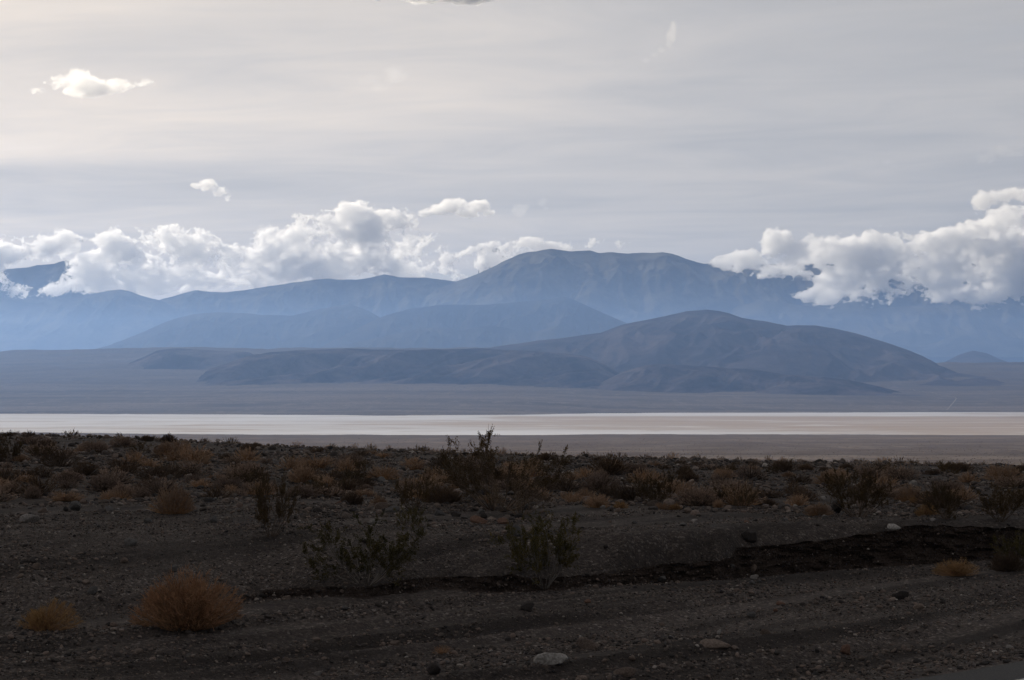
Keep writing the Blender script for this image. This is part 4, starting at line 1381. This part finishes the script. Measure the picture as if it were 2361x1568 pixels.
bush('greyish bush at the left end of the terrace rim', 48, 100, 1118, 1152, PK, 5, B_MID, 0.8)
bush('small golden cushion near the right creosotes', 2094, 2120, 1144, 1162, GO, 3, B_MID, 2.2)
bush('golden bush behind the small golden cushion', 2118, 2158, 1137, 1160, GO, 8, B_MID, 0.4)
bush('tan bush beside the reddish slab on the rim', 846, 900, 1142, 1170, TA, 6, B_MID, 0.6)
bush('yellowish dry bush leaning on the right creosote', 2108, 2170, 1160, 1192, GO, 9, B_MID, 1.6)
bush('thin greyish bush under the bank at the right edge', 2285, 2365, 1270, 1318, BR, 4, B_MID, 0.9)

creosote('green creosote bush rooted on the cut bank left of centre', 735, 1025, 845, 1183, 1345, OL, 31, C_FULL, 0.2)
creosote('green creosote bush overhanging the cut bank in the middle', 1160, 1385, 1255, 1183, 1350, OL, 32, C_FULL, 1.3)
creosote('brown leaved creosote on the gravel shelf left of centre', 575, 705, 622, 1082, 1238, BO, 33, dict(n_stem=16, n_leaf=15000, lean=(0.15, 0)), 0.0)
creosote('tallest creosote whose twigs rise above the plain in the middle', 1005, 1310, 1148, 992, 1178, BO, 34, dict(n_stem=22, n_leaf=15000, bare=0.4, leaf=0.018), 0.6)
creosote('bare tangled creosote sprawling right of the tallest one', 1130, 1330, 1200, 1095, 1186, (M_STEM_BROWN, M_LEAF_BROWN), 35, dict(n_stem=16, n_leaf=1200, spread=1.0), 1.1)
creosote('vase shaped creosote behind the dark upright boulder', 1908, 2062, 1978, 1082, 1192, BO, 36, C_FULL, 0.5)
creosote('dense dark creosote on the right of the terrace rim', 2110, 2236, 2180, 1112, 1197, BO, 37, C_FULL, 2.5)
creosote('dense dark creosote at the right edge of the terrace', 2238, 2390, 2305, 1118, 1202, BO, 38, C_FULL, 3.2)
creosote('green creosote hanging over the bank at the right edge', 2262, 2400, 2345, 1228, 1306, OL, 32, C_FULL, 4.0)
creosote('dark bushy creosote on the skyline at the left edge', -30, 62, 14, 992, 1066, BO, 39, dict(n_stem=16, n_leaf=12000, leaf=0.026), 0.5)
creosote('brown creosote behind the reddish slab on the terrace', 890, 1012, 950, 1082, 1176, BO, 40, C_MID, 0.9)
creosote('brown creosote right of the round tan bushes', 1450, 1570, 1510, 1085, 1165, BO, 36, C_FULL, 2.1)
creosote('low green creosote left of the pale tan bush', 1670, 1760, 1715, 1108, 1172, BO, 40, C_MID, 1.9)
creosote('olive creosote twigs growing at the left rim middle', 905, 985, 945, 1165, 1222, OL, 37, C_MID, 0.4)


def terrace_shrubs():
    """the rest of the scrub one can count, thinning out over the crest"""
    rng = np.random.default_rng(700)
    kinds = [('dry_bush', 'b', TA, 'tan dry bush'), ('dry_bush', 'b', PK, 'greyish dry bush'), ('dry_bush', 'b', BR, 'dark brown dry bush'), ('creosote_bush', 'c', BO, 'brown creosote')]
    used, n = [], 0
    while n < 270:
        v = 1004 + 166 * rng.random() ** 1.15
        u = rng.uniform(-60, 2420)
        a = slope(u, v)[0]
        Dc = bank_lines(np.array(a))[3]
        vcr = float(_line(_crest, np.array(a)))
        if v < vcr - 2:
            continue
        x, y, z = hit(u, max(v, vcr + 1.5))
        if y > Dc + 6 or y < 27:
            continue
        if min([abs(x - p) + abs(y - q) * 0.6 for p, q in used] or [9]) < 0.28:
            continue
        used.append((x, y))
        k = int(rng.choice(4, p=[0.40, 0.28, 0.22, 0.10]))
        nm, kd, mt, wd = kinds[k]
        near_crest = v < vcr + 16
        if near_crest and rng.random() < 0.6:
            k, (nm, kd, mt, wd) = 2, kinds[2]
        w = rng.uniform(0.17, 0.42) * (0.95 if k == 3 else 1.0) * (0.75 if near_crest else 1.0)
        if kd == 'b':
            scl = (w, w, w * rng.uniform(0.55, 0.95))
            seed, args = [(11, B_LOW), (12, B_LOW), (13, B_MID), (14, B_LOW)][int(rng.integers(4))]
        else:
            scl = (w * 1.0, w * 1.0, w * rng.uniform(0.8, 1.15))
            seed, args = [(41, dict(n_stem=10, n_leaf=4200, leaf=0.036, thick=1.6)), (42, dict(n_stem=9, n_leaf=4000, leaf=0.036, thick=1.6))][int(rng.integers(2))]
        where = 'on the skyline of the scrub terrace' if near_crest else ('on the middle of the scrub terrace' if y > 34 else 'on the front of the scrub terrace')
        size = 'low' if w < 0.24 else ('middling' if w < 0.33 else 'wide')
        plant(nm, '%s %s %s' % (size, wd, beside(x, y, z)), 'shrub', 'scrub ' + where, kd, seed, args, mt, (x, y, z - 0.01), scl, rng.uniform(0, 6.28))
        n += 1


terrace_shrubs()


def far_scrub():
    """uncountable scrub of the plain beyond the crest"""
    rng = np.random.default_rng(800)
    protos = []
    for i, (mt, sd) in enumerate(((M_TWIG_BROWN, 61), (M_LEAF_BROWN, 62), (M_TWIG_TAN, 63))):
        st, tw = brittle_meshes(sd, 30, 170, thick=4.0)
        me = mesh_np('scrub', *merge(st, tw), False)
        me.materials.append(mt)
        protos.append(bpy.data.objects.new('scrub.%03d' % i, me))
    n = 26000
    a = rng.uniform(-0.30, 0.30, n)
    D = np.exp(rng.uniform(math.log(46), math.log(3900), n))
    x, y = a * D, D
    Dc = bank_lines(np.tan(np.arctan(a)))[3]
    k = (D > np.where(rng.random(n) < 0.25, Dc + 6, 260)) & (D < playa_near(a) - 250)
    x, y = x[k], y[k]
    z = np.where(y < 225, ground_z(x, y, False), fan_z(x, y))
    n = len(x)
    s = rng.uniform(0.25, 0.65, n) * np.interp(y, [46, 120, 260, 600], [0.35, 0.5, 1.0, 1.7])
    rot = np.stack([np.zeros(n), np.zeros(n), rng.uniform(0, 6.28, n)], -1)
    instance_cloud('scrub', np.stack([x, y, z], -1), rot, np.stack([s, s, s * rng.uniform(0.7, 1.2, n)], -1), rng.choice(3, n, p=[0.45, 0.35, 0.2]), protos,
                   'countless low brown shrubs over the plain between terrace and dry lake', 'scrub')


far_scrub()


def settle_labels():
    """things that would share a label say which one of them they are, counted from the left"""
    same = {}
    for o in COL.objects:
        if o.parent is None and 'label' in o and o.name.split('.')[0] in ('stone', 'dry_bush', 'creosote_bush', 'rock'):
            same.setdefault(o['label'], []).append(o)
    words = ['two', 'three', 'four', 'five', 'six', 'seven', 'eight']
    nth = ['leftmost', 'second-from-left', 'third-from-left', 'fourth-from-left', 'fifth-from-left', 'sixth-from-left', 'seventh-from-left']
    for lab, os_ in same.items():
        if len(os_) < 2:
            continue
        os_.sort(key=lambda o: to_grid(*o.location)[0])
        for i, o in enumerate(os_):
            w = 'rightmost' if i == len(os_) - 1 else nth[min(i, 6)]
            o['label'] = '%s, %s of %s' % (lab, w, words[min(len(os_) - 2, 6)])


settle_labels()
